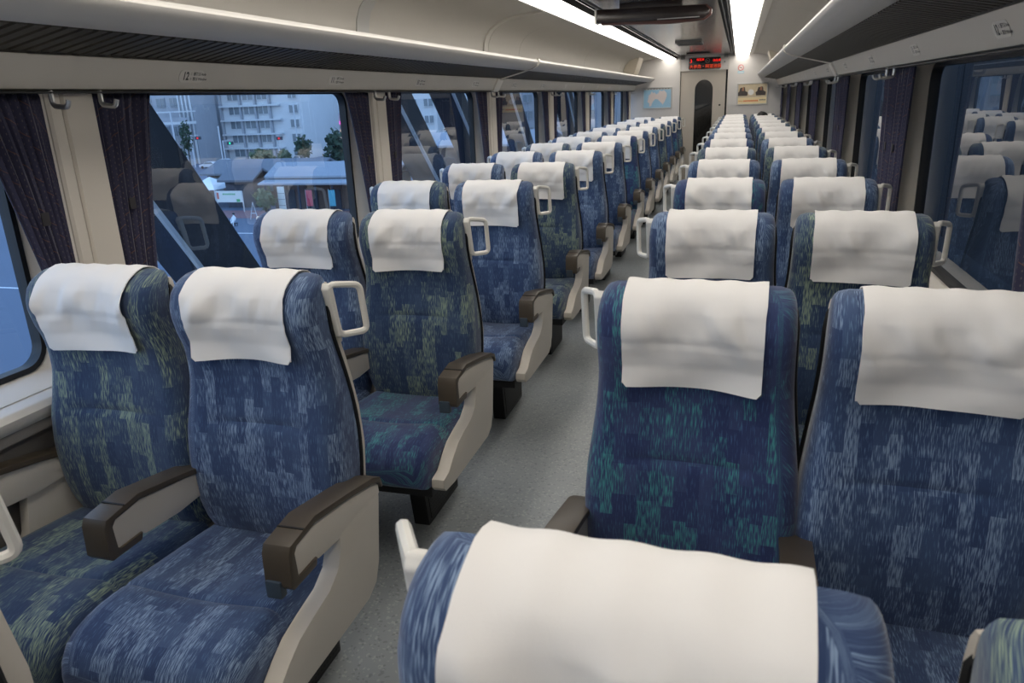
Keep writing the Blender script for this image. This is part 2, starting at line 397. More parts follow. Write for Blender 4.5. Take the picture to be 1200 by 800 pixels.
    nose = [(0.853, 1.742), (0.856, 1.732), (0.866, 1.720), (0.885, 1.708), (0.92, 1.696), (0.962, 1.686), (0.975, 1.690), (0.975, 1.702), (0.93, 1.712), (0.895, 1.726), (0.876, 1.742), (0.868, 1.752), (0.858, 1.750)]
    prism('rack_nose', [(s*x, z) for x, z in nose], 'y', Y0, Y1-0.01, M['nose'], rk, smooth=True)
    prism('edge_bead', [(s*x, z) for x, z in ((0.8585, 1.7505), (0.868, 1.7525), (0.866, 1.758), (0.860, 1.7565))], 'y', Y0, Y1-0.01, M['nose'], rk)
    proto = None; rest = bmesh.new()
    ys = np.arange(Y0+0.02, Y1-0.03, 0.047)
    sl = [(0.968, 1.700), (1.178, 1.657), (1.178, 1.642), (0.968, 1.683)]
    for y in ys:
        if y < 6.6:
            if proto is None:
                proto = prism('slat', [(s*x, z) for x, z in sl], 'y', -0.015, 0.015, M['slat'], rk); proto.location = (0, y, 0)
            else:
                q = proto.copy(); C.objects.link(q); q.location = (0, y, 0)
        else:
            A = [rest.verts.new((s*x, y-0.015, z)) for x, z in sl]; B = [rest.verts.new((s*x, y+0.015, z)) for x, z in sl]
            rest.faces.new(A); rest.faces.new(B[::-1])
            for i in range(4): rest.faces.new((A[i], A[(i+1) % 4], B[(i+1) % 4], B[i]))
    o = bobj('slat', rest, M['slat'], rk); o['kind'] = 'stuff'
    box('wall_rail', s*1.162, s*1.20, Y0, Y1-0.01, 1.640, 1.654, M['slat'], rk)
    # bracket band at one pillar
    band_o = [(1.222, 1.545), (1.194, 1.550), (1.154, 1.630), (0.965, 1.677), (0.90, 1.694), (0.862, 1.714), (0.846, 1.742), (0.852, 1.764), (0.866, 1.766)]
    band_i = [(0.866, 1.7585), (0.856, 1.757), (0.851, 1.742), (0.8655, 1.7185), (0.903, 1.6995), (0.966, 1.6825), (1.158, 1.636), (1.199, 1.555), (1.222, 1.550)]
    br = prism('bracket_band', [(s*x, z) for x, z in band_o+band_i], 'y', brk-0.022, brk+0.022, M['frame'], rk)
    br['label'] = 'pale curved bracket band wrapping the rack'
    prism('cover_plate', [(s*x, z) for x, z in ((1.222, 1.543), (1.196, 1.546), (1.152, 1.625), (1.158, 1.638), (1.232, 1.638), (1.232, 1.543))], 'y', brk-0.07, brk+0.07, M['frame'], br, bev=0.005)

    # cove above the rack: panels with joints, a raised rib
    prof = [(1.225, 1.66), (1.225, 1.83), (1.219, 1.88), (1.20, 1.93), (1.165, 1.975), (1.11, 2.012), (1.03, 2.04), (0.93, 2.058), (0.80, 2.070), (0.765, 2.072)]
    def cove(name, ya, yb, off, m, par, th=0.02, pr=prof):
        pin = [(x-off*(0.9 if z < 1.9 else 0.4), z-off*(0.1 if z < 1.9 else 0.9)) for x, z in pr]
        pout = [(x+th, z+(0 if z < 1.9 else th)) for x, z in pr]
        return prism(name, [(s*x, z) for x, z in pin+pout[::-1]], 'y', ya, yb, m, par, smooth=True)
    cv = struct(empty('trim_%d' % (3 if s < 0 else 4)), 'curved pale panels between the %s rack and the ceiling lights' % side)
    cuts = [Y0, 0.7, 3.62, brk-0.06, 6.52, 9.42, 12.32, Y1]
    for a, b in zip(cuts, cuts[1:]): cove('cove_panel', a+0.003, b-0.003, 0, M['cove'], cv)
    cove('cove_backing', Y0, Y1, -0.012, M['slot'], cv, th=0.03)
    cove('joint_rib', brk-0.19, brk-0.13, 0.014, M['wall'], cv)
    cove('joint_rib', brk-0.115, brk-0.10, 0.008, M['wall'], cv)
    cove('cover_strip', 3.57, 3.70, 0.006, M['rail'], cv, pr=prof[:5])
    # end box where cove meets the end wall
    bx = prism('corner_box', [(s*x, z) for x, z in ((1.225, 1.79), (1.075, 1.79), (1.045, 1.82), (0.975, 2.03), (0.975, 2.07), (1.225, 2.07))], 'y', 12.75, 13.3, M['boxm'], None, bev=0.02)
    tag(bx, 'beige corner box above the %s rack near the end wall' % side, 'box')

    # ceiling light line
    li = empty('ceiling_light'); tag(li, 'long bright ceiling light line on the %s of the ceiling' % side, 'ceiling light')
    yy = Y0
    while yy < Y1-0.2:
        ye = min(yy+1.26, Y1-0.02)
        prism('diffuser', [(s*x, z) for x, z in ((0.492, 2.052), (0.505, 2.038), (0.545, 2.030), (0.60, 2.027), (0.65, 2.030), (0.690, 2.038), (0.703, 2.052), (0.703, 2.066), (0.492, 2.066))], 'y', yy+0.002, ye-0.002, M['lamp'], li, smooth=True)
        yy = ye
    prism('border_strip', [(s*x, z) for x, z in ((0.705, 2.052), (0.712, 2.050), (0.768, 2.060), (0.768, 2.075), (0.705, 2.075))], 'y', Y0, Y1, M['strip'], li)
    prism('inner_lip', [(s*x, z) for x, z in ((0.490, 2.046), (0.482, 2.044), (0.478, 2.052), (0.478, 2.085), (0.490, 2.085))], 'y', Y0, Y1, M['slot'], li)

# ceiling
ce = struct(box('ceiling', -1.26, 1.26, Y0, Y1, 2.125, 2.16, M['slot']), 'glossy grey ceiling between the two light lines')
yy = Y0
while yy < Y1-0.05:
    ye = min(yy+1.17, Y1)
    box('ceiling_panel', -0.405, 0.405, yy+0.0025, ye-0.0025, 2.082, 2.10, M['ceil'], ce, bev=0.002, seg=1)
    yy = ye
for s in (-1, 1):
    box('slot_liner', s*0.405, s*0.48, Y0, Y1, 2.108, 2.12, M['slot'], ce)
    box('slot_rail', s*0.428, s*0.436, Y0, Y1, 2.078, 2.11, M['rail'], ce)
    box('slot_rail', s*0.458, s*0.463, Y0, Y1, 2.080, 2.11, M['steel'], ce)

# end wall, door, vestibule
ew = struct(empty('wall_end', (0, 0, 0)), 'pale end wall around the sliding door')
box('wall_panel', -1.26, -0.415, Y1, Y1+0.06, 0, 2.12, M['endwall'], ew)
box('wall_panel', 0.375, 1.26, Y1, Y1+0.06, 0, 2.12, M['endwall'], ew)
box('wall_panel', -0.415, 0.375, Y1, Y1+0.06, 1.845, 2.12, M['endwall'], ew)
box('door_post', -0.425, -0.412, Y1-0.012, Y1+0.01, 0, 2.08, M['wall'], ew)
box('door_post', 0.378, 0.392, Y1-0.012, Y1+0.01, 0, 2.08, M['wall'], ew)
box('lintel_edge', -0.412, 0.378, Y1-0.014, Y1+0.01, 1.838, 1.852, M['wall'], ew)
dr = struct(empty('door_1'), 'beige sliding door with a tall arched dark window')
arch = [(-0.172, 0.42)]+[(-0.012+0.160*math.cos(math.radians(a)), 1.535+0.165*math.sin(math.radians(a))) for a in range(180, -1, -12)]+[(0.148, 0.42)]
# leaf built as a ring of quads between arch and outer rectangle
ar = [(-0.172, 0.42)]+arch[1:-1]+[(0.148, 0.42)]
cxa = -0.012
ox0, ox1, oz0, oz1 = -0.402, 0.345, 0.005, 1.838
na = len(ar); top_i = na//2
bm = bmesh.new()
for P in ([(ox0, oz0), (cxa, oz0), (cxa, 0.42)]+ar[:top_i]+[(cxa, 1.70), (cxa, oz1), (ox0, oz1)], [(ox1, oz0), (cxa, oz0), (cxa, 0.42)]+ar[:top_i-1:-1]+[(cxa, 1.70), (cxa, oz1), (ox1, oz1)]):
    A = [bm.verts.new((x, Y1+0.02, z)) for x, z in P]; B = [bm.verts.new((x, Y1+0.05, z)) for x, z in P]
    bm.faces.new(A); bm.faces.new(B[::-1])
    for i in range(len(P)): bm.faces.new((A[i], A[(i+1) % len(P)], B[(i+1) % len(P)], B[i]))
bmesh.ops.remove_doubles(bm, verts=bm.verts, dist=1e-5)
bobj('door_leaf', bm, M['door'], dr)
arin = [(cxa+(x-cxa)*0.94, 1.1+(z-1.1)*0.985) for x, z in ar]
n = na; Vr = [(x, Y1+0.014, z) for x, z in ar]+[(x, Y1+0.014, z) for x, z in arin]+[(x, Y1+0.03, z) for x, z in ar]+[(x, Y1+0.03, z) for x, z in arin]
Fr = []
for i in range(n):
    j = (i+1) % n; Fr += [(i, j, n+j, n+i), (2*n+i, 3*n+i, 3*n+j, 2*n+j), (i, 2*n+i, 2*n+j, j), (n+i, n+j, 3*n+j, 3*n+i)]
obj('window_rim', Vr, Fr, M['door'], dr)
dp = prism('door_pane', [(x, z) for x, z in arin], 'y', Y1+0.022, Y1+0.028, M['doorglass'], dr)
dp.data.materials.append(M['clear'])
for p in dp.data.polygons:
    if p.normal.y > -0.9: p.material_index = 1
box('door_gap', 0.346, 0.376, Y1+0.03, Y1+0.055, 0, 1.838, M['gap'], dr)
box('door_gap', -0.413, -0.403, Y1+0.03, Y1+0.055, 0, 1.838, M['gap'], dr)
box('door_latch', 0.245, 0.275, Y1+0.008, Y1+0.022, 1.255, 1.28, M['steel'], dr, bev=0.003)
ve = struct(empty('wall_vestibule'), 'dark vestibule behind the door')
vm = mat('vestibule_panel', (92, 90, 88), 0.5)
box('side_panel', -0.62, -0.58, Y1+0.06, Y1+2.4, 0, 2.2, vm, ve); box('side_panel', 0.56, 0.60, Y1+0.06, Y1+2.4, 0, 2.2, vm, ve)
box('back_panel', -0.62, 0.60, Y1+2.36, Y1+2.4, 0, 2.2, vm, ve); box('top_panel', -0.62, 0.60, Y1+0.06, Y1+2.4, 2.16, 2.2, vm, ve)
struct(box('wall_back', -1.3, 1.3, Y0-0.05, Y0, 0, 2.16, M['endwall']), 'end wall behind the camera')

# LED display over the door
ld = empty('led_display', (0, 0, 0)); tag(ld, 'black LED information display with red lettering above the door', 'display')
box('display_case', -0.275, 0.252, Y1-0.03, Y1-0.001, 1.862, 2.045, M['led_body'], ld, bev=0.004)
def lw(x, z, ky=0.0): return Matrix.Translation((x, Y1-0.0312, z)) @ Matrix.Rotation(math.pi/2, 4, 'X')
text('lettering', '3', 0.085, M['led_red'], lw(-0.238, 1.992), ld)
text('lettering', '号', 0.028, M['led_dim'], lw(-0.199, 1.985), ld); text('lettering', '車', 0.028, M['led_dim'], lw(-0.171, 1.985), ld)
text('lettering', '指定席', 0.044, M['led_red'], lw(-0.085, 2.012), ld)
text('lettering', '自由席', 0.044, M['led_red'], lw(0.185, 1.99), ld)
for wd_, xw_ in (('大歩危', -0.165), ('・', -0.033), ('阿波池田', 0.132)): text('lettering', wd_, 0.066, M['led_orange'], lw(xw_, 1.90), ld)
Vn, Fn = tube_geo([(0.035+0.034*math.cos(a*math.pi/12), Y1-0.032, 1.992+0.034*math.sin(a*math.pi/12)) for a in range(24)], 0.004, 6, closed=True)
obj('no_smoking_ring', Vn, Fn, M['led_dim'], ld)
tube('no_smoking_bar', [(0.012, Y1-0.032, 2.015), (0.058, Y1-0.032, 1.969)], 0.004, M['led_dim'], ld, n=6)
tube('cigarette_mark', [(0.013, Y1-0.0325, 1.990), (0.055, Y1-0.0325, 1.990)], 0.005, M['led_dim'], ld, n=6)
for x in (-0.375, 0.335):
    b = box('door_sensor', x-0.035, x+0.035, Y1-0.05, Y1-0.001, 2.03, 2.075, M['ventm'], None, bev=0.006)
    tag(b, 'small grey sensor under the ceiling %s of the LED display' % ('left' if x < 0 else 'right'), 'sensor')
b = box('lock_switch', 0.305, 0.325, Y1-0.008, Y1-0.001, 1.95, 1.975, M['ventm'], None, bev=0.002); tag(b, 'tiny switch plate beside the LED display', 'switch')
# sticker on the end wall
st = empty('no_smoking_sticker'); tag(st, 'round red and white no smoking sticker on the end wall', 'sticker')
redm = mat('sticker_red', (196, 60, 60), 0.5); cyan = mat('sticker_cyan', (150, 196, 214), 0.5); whitem = mat('paper_white', (232, 230, 226), 0.5)
prism('disc', [(0.582+0.046*math.cos(a*math.pi/12), 1.855+0.046*math.sin(a*math.pi/12)) for a in range(24)], 'y', Y1-0.003, Y1-0.0005, whitem, st)
tube('red_ring', [(0.582+0.042*math.cos(a*math.pi/12), Y1-0.004, 1.855+0.042*math.sin(a*math.pi/12)) for a in range(24)], 0.005, redm, st, n=6, closed=True)
tube('red_bar', [(0.552, Y1-0.004, 1.885), (0.612, Y1-0.004, 1.825)], 0.004, redm, st, n=6)
tube('cigarette', [(0.556, Y1-0.003, 1.852), (0.606, Y1-0.003, 1.862)], 0.005, M['ink'], st, n=6)
box('caption_strip', 0.535, 0.635, Y1-0.003, Y1-0.0005, 1.765, 1.80, cyan, st); box('caption_print', 0.543, 0.627, Y1-0.004, Y1-0.0025, 1.775, 1.785, whitem, st)

# posters
def framed(name, label, x0, x1, z0, z1, bg):
    e = empty(name, (0, 0, 0)); tag(e, label, 'poster')
    t = 0.018
    for n_, (a, b, c_, d) in {'frame_top': (x0, x1, z1-t, z1), 'frame_bottom': (x0, x1, z0, z0+t), 'frame_left': (x0, x0+t, z0+t, z1-t), 'frame_right': (x1-t, x1, z0+t, z1-t)}.items():
        box('frame_rail', a, b, Y1-0.02, Y1-0.001, c_, d, M['chrome'] if 'top' in n_ else M['rail'], e, bev=0.003, seg=1)
    box('print', x0+t, x1-t, Y1-0.008, Y1-0.001, z0+t, z1-t, bg, e)
    return e
seam = mat('map_sea', (150, 190, 214), 0.35, var=0.06); land = mat('map_land', (214, 202, 198), 0.4, var=0.05); mhead = mat('map_head', (196, 194, 188), 0.4)
mp = framed('route_map', 'framed map of a pink island on pale blue sea, left of the door', -1.05, -0.545, 1.24, 1.60, seam)
isl = [(-0.955, 1.40), (-0.945, 1.47), (-0.915, 1.49), (-0.895, 1.535), (-0.87, 1.50), (-0.845, 1.515), (-0.815, 1.48), (-0.78, 1.50), (-0.76, 1.545), (-0.72, 1.53), (-0.68, 1.545), (-0.64, 1.50), (-0.635, 1.45), (-0.65, 1.40), (-0.675, 1.35), (-0.70, 1.305), (-0.72, 1.33), (-0.755, 1.365), (-0.79, 1.40), (-0.83, 1.405), (-0.86, 1.375), (-0.885, 1.34), (-0.90, 1.29), (-0.935, 1.28), (-0.93, 1.33), (-0.965, 1.36)]
prism('island', isl, 'y', Y1-0.0095, Y1-0.0075, land, mp)
box('title_band', -1.03, -0.565, Y1-0.0095, Y1-0.0075, 1.558, 1.582, mhead, mp)
for i in range(9): box('title_mark', -1.02+i*0.05, -0.99+i*0.05, Y1-0.0105, Y1-0.009, 1.565, 1.575, M['ventm'], mp)
pbg = mat('poster_paper', (224, 214, 190), 0.35, var=0.10, vscale=9); pgold = mat('poster_gold', (222, 178, 104), 0.4, var=0.1); porange = mat('poster_orange', (226, 120, 60), 0.4); pdark = mat('poster_dark', (70, 62, 60), 0.4, var=0.4, vscale=25); pskin = mat('poster_warm', (150, 108, 84), 0.4, var=0.3, vscale=20)
po = framed('travel_poster', 'framed travel poster with two dark carts and orange lettering, right of the door', 0.54, 1.04, 1.25, 1.605, pbg)
box('photo_band', 0.56, 1.02, Y1-0.0095, Y1-0.0075, 1.375, 1.585, mat('poster_photo', (206, 190, 160), 0.4, var=0.15, vscale=14), po)
for x in (0.635, 0.925):
    prism('cart', [(x-0.075, 1.40), (x-0.085, 1.45), (x-0.06, 1.47), (x-0.045, 1.53), (x+0.03, 1.54), (x+0.04, 1.475), (x+0.08, 1.455), (x+0.075, 1.40)], 'y', Y1-0.0105, Y1-0.009, pdark, po)
    prism('figure', [(x-0.02, 1.48), (x-0.015, 1.535), (x+0.015, 1.545), (x+0.022, 1.48)], 'y', Y1-0.0115, Y1-0.010, pskin, po)
prism('round_mark', [(0.765+0.048*math.cos(a*math.pi/10), 1.455+0.048*math.sin(a*math.pi/10)) for a in range(20)], 'y', Y1-0.012, Y1-0.009, whitem, po)
box('gold_band', 0.56, 1.02, Y1-0.0100, Y1-0.0075, 1.27, 1.37, mat('poster_cream', (238, 220, 176), 0.4), po)
for i in range(10): box('title_mark', 0.65+i*0.024, 0.668+i*0.024, Y1-0.0115, Y1-0.0095, 1.305, 1.328, porange, po)
for i in range(3): box('title_mark', 0.57+i*0.024, 0.588+i*0.024, Y1-0.0115, Y1-0.0095, 1.308, 1.325, pgold, po)
for i in range(5): box('caption_mark', 0.91+i*0.02, 0.925+i*0.02, Y1-0.0115, Y1-0.0095, 1.318, 1.335, M['ventm'], po)

# hanging dark display across the aisle
hg = empty('hanging_display', (0, 5.6, 2.08)); tag(hg, 'dark flat information display hanging from the ceiling over the aisle', 'display')
prism('display_bar', [(-0.40, -0.115), (0.325, -0.128), (0.36, -0.10), (0.362, -0.075), (0.335, -0.045), (-0.40, -0.030)], 'y', -0.035, 0.06, M['smoked'], hg, bev=0.006)
prism('rim', [(-0.37, -0.128), (0.10, -0.146), (0.33, -0.136), (0.375, -0.105), (0.378, -0.07), (0.345, -0.038), (-0.37, -0.026)], 'y', 0.0, 0.05, M['rust'], hg, bev=0.006)
box('end_cap', -0.408, -0.394, -0.042, 0.066, -0.12, -0.026, M['white'], hg, bev=0.004)
box('mount', -0.24, 0.18, -0.02, 0.12, -0.045, 0.002, M['smoked'], hg, bev=0.008)
box('lower_rail', 0.02, 0.30, -0.039, -0.034, -0.120, -0.114, M['rail'], hg)

# ceiling vent
vt = empty('ceiling_vent', (0, 10.1, 2.08)); tag(vt, 'square grey vent grille in the ceiling near the door', 'vent')
box('backing', -0.19, 0.10, -0.16, 0.42, -0.004, 0.001, M['steel'], vt)
for (a, b, c_, d) in ((-0.20, 0.11, -0.18, -0.155), (-0.20, 0.11, 0.415, 0.44), (-0.20, -0.18, -0.155, 0.415), (0.09, 0.11, -0.155, 0.415)):
    box('frame_rail', a, b, c_, d, -0.022, 0.001, M['ventm'], vt)
for i in range(10): box('slat', -0.18, 0.09, -0.14+i*0.055, -0.11+i*0.055, -0.016, -0.006, M['ventm'], vt)
vt2 = empty('ceiling_vent', (0, 12.9, 2.08)); tag(vt2, 'long slim ceiling vent just in front of the LED display', 'vent')
box('backing', -0.24, 0.10, -0.05, 0.3, -0.012, 0.001, M['ventm'], vt2, bev=0.004)
box('frame_rail', -0.25, 0.11, -0.06, -0.04, -0.02, 0.001, M['steel'], vt2)

# ------------------------------------------------------------------ curtains
def curtain_mesh(s, d, wt, wb, seed):
    """pleated curtain hung at local y=0 going towards d; gathered towards the pillar at the bottom"""
    rnd = random.Random(seed); n = 46; V = []; U = []; F = []; rows = 14
    flatn = 8
    for r in range(rows+1):
        t = r/rows; z = 1.552-(1.552-0.79)*t
        wd = wt+(wb-wt)*(t**0.8)
        for i in range(n+1):
            q = i/n
            if i < flatn: yq = q*0.7*(1.0); x = 0.004*math.sin(q*9)
            else:
                qq = (q-flatn/n)/(1-flatn/n); yq = flatn/n*0.7+qq*(1-flatn/n*0.7)
                x = 0.011*math.sin(qq*math.pi*2*6.5+0.4*math.sin(t*3+seed))*(0.7+0.3*math.sin(i*1.7+seed))
            V.append((s*(1.244+x), d*(yq*wd), z)); U.append((q*0.34+0.13*seed, z))
    for r in range(rows):
        for i in range(n): a = r*(n+1)+i; F.append((a, a+1, a+n+2, a+n+1))
    return V, F, U
cm = {}
ORD = ('first', 'second', 'third', 'fourth', 'fifth', 'sixth', 'seventh')
for side, s, y, d, k in CURT:
    key = (s, d, k % 2)
    if y > Y1+0.05 or y < Y0: continue
    if key not in cm:
        V, F, U = curtain_mesh(s, d, *((0.262, 0.125) if s*d < 0 and d > 0 else (0.245, 0.055) if s < 0 else (0.34, 0.22) if d > 0 else (0.28, 0.19)), 1+(k % 2)+(2 if d > 0 else 0))
        e = empty('curtain', (0, y, 0)); o = obj('curtain_cloth', V, F, M['curtain'], e, smooth=True, uv=U)
        md = o.modifiers.new('thickness', 'SOLIDIFY'); md.thickness = 0.003
        tb = box('holding_tab', s*1.230, s*1.227, *(sorted((d*0.07, d*0.095))), 1.20, 1.235, M['tie'], e)
        cm[key] = (o, tb)
    else:
        e = empty('curtain', (0, y, 0))
        for src in cm[key]:
            q = src.copy(); C.objects.link(q); q.parent = e
    tag(e, 'navy pleated curtain at the %s edge of the %s %s window' % ('near' if d > 0 else 'far', ORD[k+1], side), 'curtain', 'navy curtains along the windows')

# ------------------------------------------------------------------ seats (local frame: faces -Y, origin on the floor under the top of the backrest)
ZK = [0.40, 0.46, 0.54, 0.62, 0.70, 0.78, 0.86, 0.92, 0.98, 1.04, 1.08, 1.105, 1.120, 1.127]
WK = [0.196, 0.213, 0.223, 0.224, 0.220, 0.211, 0.202, 0.197, 0.195, 0.194, 0.192, 0.188, 0.178, 0.160]
FK = [-0.060, -0.080, -0.090, -0.092, -0.088, -0.074, -0.062, -0.064, -0.080, -0.092, -0.088, -0.074, -0.054, -0.034]
BK = [-0.020, -0.015, -0.008, 0.004, 0.016, 0.020, 0.012, -0.002, -0.018, -0.022, -0.016, -0.008, -0.006, -0.012]
LK = [0.006, 0.010, 0.013, 0.014, 0.013, 0.012, 0.014, 0.019, 0.023, 0.021, 0.014, 0.006, 0.0, 0.0]
def zt(z): return z if z < 0.95 else 0.95+(z-0.95)*0.92
def bw(z): return interp(ZK, WK, z)
def bf(z): return interp(ZK, FK, z)
def bb(z): return interp(ZK, BK, z)
def front_y(x, z):
    w = bw(z); q = min(1, abs(x)/w); bol = interp(ZK, LK, z)
    y = bf(z)-bol*(math.sin(min(1, q/0.80)*math.pi/2)**3)
    if abs(x) < 0.15 and abs(z-0.742) < 0.016:
        y += 0.007*(1-abs(z-0.742)/0.016)*max(0, 1-(abs(x)/0.15)**4)
    return y
def ring_pts(z):
    w = bw(z); yb = bb(z); P = []
    for q in np.linspace(-0.82, 0.82, 19): P.append((q*w, front_y(q*w, z)))
    yf = P[-1][1]; ex = w-0.82*w; ey = min(0.045, (yb-yf)*0.8)
    cor = []
    for a in range(1, 7):
        t = a/6*math.pi/2; cor.append((0.82*w+ex*math.sin(t), yf+ey*(1-math.cos(t))))
    right = cor+[(w, yf+ey+(yb-yf-ey)*0.5), (w*0.995, yb)]
    back = [(w*0.5, yb+0.004), (0, yb+0.006), (-w*0.5, yb+0.004)]
    left = [(-x, y) for x, y in right[::-1]]
    return P+right+back+left
ZR = sorted(set([round(v, 4) for v in list(np.arange(0.40, 0.70, 0.03))+[0.71, 0.726, 0.732, 0.737, 0.742, 0.747, 0.752, 0.758, 0.775]+list(np.arange(0.80, 1.08, 0.025))+[1.08, 1.095, 1.105, 1.113, 1.120, 1.127]]))
def backrest_geo(cx, s):
    V = []; U = []; F = []; rings = []; va = 0; prev = None
    for z in ZR:
        P = ring_pts(z)
        fy = P[9][1]
        if prev: va += math.hypot(z-prev[0], fy-prev[1])
        prev = (z, fy)
        arc = 0.0; us = [0.0]
        for i in range(1, len(P)): arc += math.hypot(P[i][0]-P[i-1][0], P[i][1]-P[i-1][1]); us.append(arc)
        mid = us[9]
        for (x, y), u in zip(P, us): V.append((s*(cx+x), y, zt(z))); U.append((u-mid+cx, va+0.35))
    n = len(P)
    for r in range(len(ZR)-1):
        for i in range(n): F.append((r*n+i, r*n+(i+1) % n, (r+1)*n+(i+1) % n, (r+1)*n+i))
    F.append(tuple(range(n))); F.append(tuple((len(ZR)-1)*n+i for i in range(n)))
    return V, F, U
def shell_geo(cx, s):
    V = []; F = []; zs = [0.36, 0.46, 0.56, 0.66, 0.76, 0.86, 0.94, 1.0, 1.04, 1.07, 1.09, 1.10]
    dep = [0.045, 0.055, 0.06, 0.06, 0.055, 0.055, 0.055, 0.055, 0.05, 0.042, 0.030, 0.012]
    for z, d in zip(zs, dep):
        w = bw(max(0.42, z))*0.99; y0 = bb(z)+0.006
        P = [(-w, y0), (0, y0), (w, y0), (w+0.001, y0+d*0.4), (w-0.015, y0+d*0.85), (w-0.05, y0+d), (0, y0+d+0.004), (-w+0.05, y0+d), (-w+0.015, y0+d*0.85), (-w-0.001, y0+d*0.4)]
        V += [(s*(cx+x), y, zt(z)) for x, y in P]
    n = 10
    for r in range(len(zs)-1):
        for i in range(n): F.append((r*n+i, r*n+(i+1) % n, (r+1)*n+(i+1) % n, (r+1)*n+i))
    F.append(tuple(range(n))); F.append(tuple((len(zs)-1)*n+i for i in range(n)))
    return V, F
def cushion_geo(cx, s):
    ys = [-0.055, -0.10, -0.16, -0.22, -0.28, -0.34, -0.37, -0.382, -0.394, -0.42, -0.46, -0.50, -0.535, -0.565, -0.588, -0.602, -0.608]
    V = []; U = []; F = []; va = 0; prev = None
    for y in ys:
        top = interp([-0.61, -0.60, -0.585, -0.56, -0.52, -0.46, -0.38, -0.25, -0.10, -0.05], [0.385, 0.408, 0.430, 0.446, 0.458, 0.464, 0.461, 0.450, 0.436, 0.43], y)
        bot = interp([-0.61, -0.60, -0.58, -0.55, -0.50, -0.05], [0.345, 0.325, 0.310, 0.302, 0.30, 0.30], y)
        if abs(y+0.382) < 0.006: top -= 0.006
        w = interp([-0.61, -0.60, -0.57, -0.5, -0.05], [0.175, 0.196, 0.211, 0.2185, 0.2185], y)
        if prev is not None: va += math.hypot(y-prev[0], top-prev[1])
        prev = (y, top); P = []
        r = min(0.045, (top-bot)*0.45)
        for q in np.linspace(-1, 1, 13):
            x = q*(w-r); P.append((x, top-0.010*max(0, 1-(x/(w*0.75))**2)))
        for a in range(1, 6):
            t = a/5*math.pi/2; P.append((w-r+r*math.sin(t), top-r+r*math.cos(t)))
        P += [(w, (top-r+bot)/2), (w*0.97, bot), (0, bot), (-w*0.97, bot), (-w, (top-r+bot)/2)]
        for a in range(5, 0, -1):
            t = a/5*math.pi/2; P.append((-(w-r+r*math.sin(t)), top-r+r*math.cos(t)))
        arc = 0; us = [0]
        for i in range(1, len(P)): arc += math.hypot(P[i][0]-P[i-1][0], P[i][1]-P[i-1][1]); us.append(arc)
        for (x, z), u in zip(P, us): V.append((s*(cx+x), y if y > -0.3 else -0.3+(y+0.3)*0.93, z)); U.append((u-us[6]+cx, 0.3-va))
    n = len(P)
    for k in range(len(ys)-1):
        for i in range(n): F.append((k*n+i, k*n+(i+1) % n, (k+1)*n+(i+1) % n, (k+1)*n+i))
    F.append(tuple(range(n))); F.append(tuple((len(ys)-1)*n+i for i in range(n)))
    return V, F, U
def cover_mesh(name, cx, s, seed):
    rnd = random.Random(seed); V = []; F = []
    ph = [rnd.uniform(0, 6.28) for _ in range(8)]
    path = [(None, z) for z in np.linspace(0.912, 1.085, 24)]+[('f', 1.097), ('f', 1.108), ('f', 1.117), ('f', 1.124), (-0.030, 1.136), (-0.012, 1.135), (0.010, 1.128), (0.028, 1.114), (0.040, 1.092), (0.048, 1.05), (0.052, 1.0)]
    nx = 30; hw = 0.137
    for j, (y, z) in enumerate(path):
        for i in range(nx+1):
            q = -1+2*i/nx; x = q*hw
            if y is None:
                d = (1.085-z)/0.173
                zz = z+0.004*q*(1-0)*math.sin(ph[0])*d
                if j == 0 and i in (0, nx): zz += 0.012
                yy = front_y(x, max(0.93, zz))-0.0065
                yy = min(yy, front_y(x, 1.0)+0.006) if zz < 0.97 else yy
                wr = 0.0060*math.sin(9*q+ph[1]+8*d)*(0.6+0.4*math.sin(4*q+ph[7]))*math.exp(-((d-0.25)/0.3)**2)+0.0075*math.sin(5.5*q*(1+0.8*d)+ph[2])*math.exp(-((d-0.15)/0.22)**2)
                wr += 0.0055*math.sin(3.2*q+ph[3]-7*d)*d+0.0016*math.sin(23*q+ph[4]+9*d)*(1-d)
                yy -= 0.0055+max(-0.0055, wr)
                if abs(d-0.42) < 0.03: yy += 0.0022
            elif y == 'f':
                yy, zz = front_y(x, z)-0.0075, z+0.006+0.001*math.sin(13*q+ph[5])
            else:
                yy, zz = y, z+0.0016*math.sin(13*q+ph[5])
            V.append((s*(cx+x*(1+0.012*math.sin(ph[6])*(1 if y is None else 0))), yy, zt(zz)))
    n = nx+1
    for j in range(len(path)-1):
        for i in range(nx): F.append((j*n+i, j*n+i+1, (j+1)*n+i+1, (j+1)*n+i))
    me = bpy.data.meshes.new(name); me.from_pydata(V, [], F); me.materials.append(M['cloth'])
    # thickness: duplicate sheet inwards and stitch edges
    bm = bmesh.new(); bm.from_mesh(me); bmesh.ops.recalc_face_normals(bm, faces=bm.faces); bmesh.ops.solidify(bm, geom=bm.faces[:], thickness=0.0022)
    bmesh.ops.recalc_face_normals(bm, faces=bm.faces)
    for f in bm.faces: f.smooth = True
    for e in bm.edges:
        if len(e.link_faces) == 2 and e.calc_face_angle(0) > 1.2: e.smooth = False
    bm.to_mesh(me); bm.free(); return me

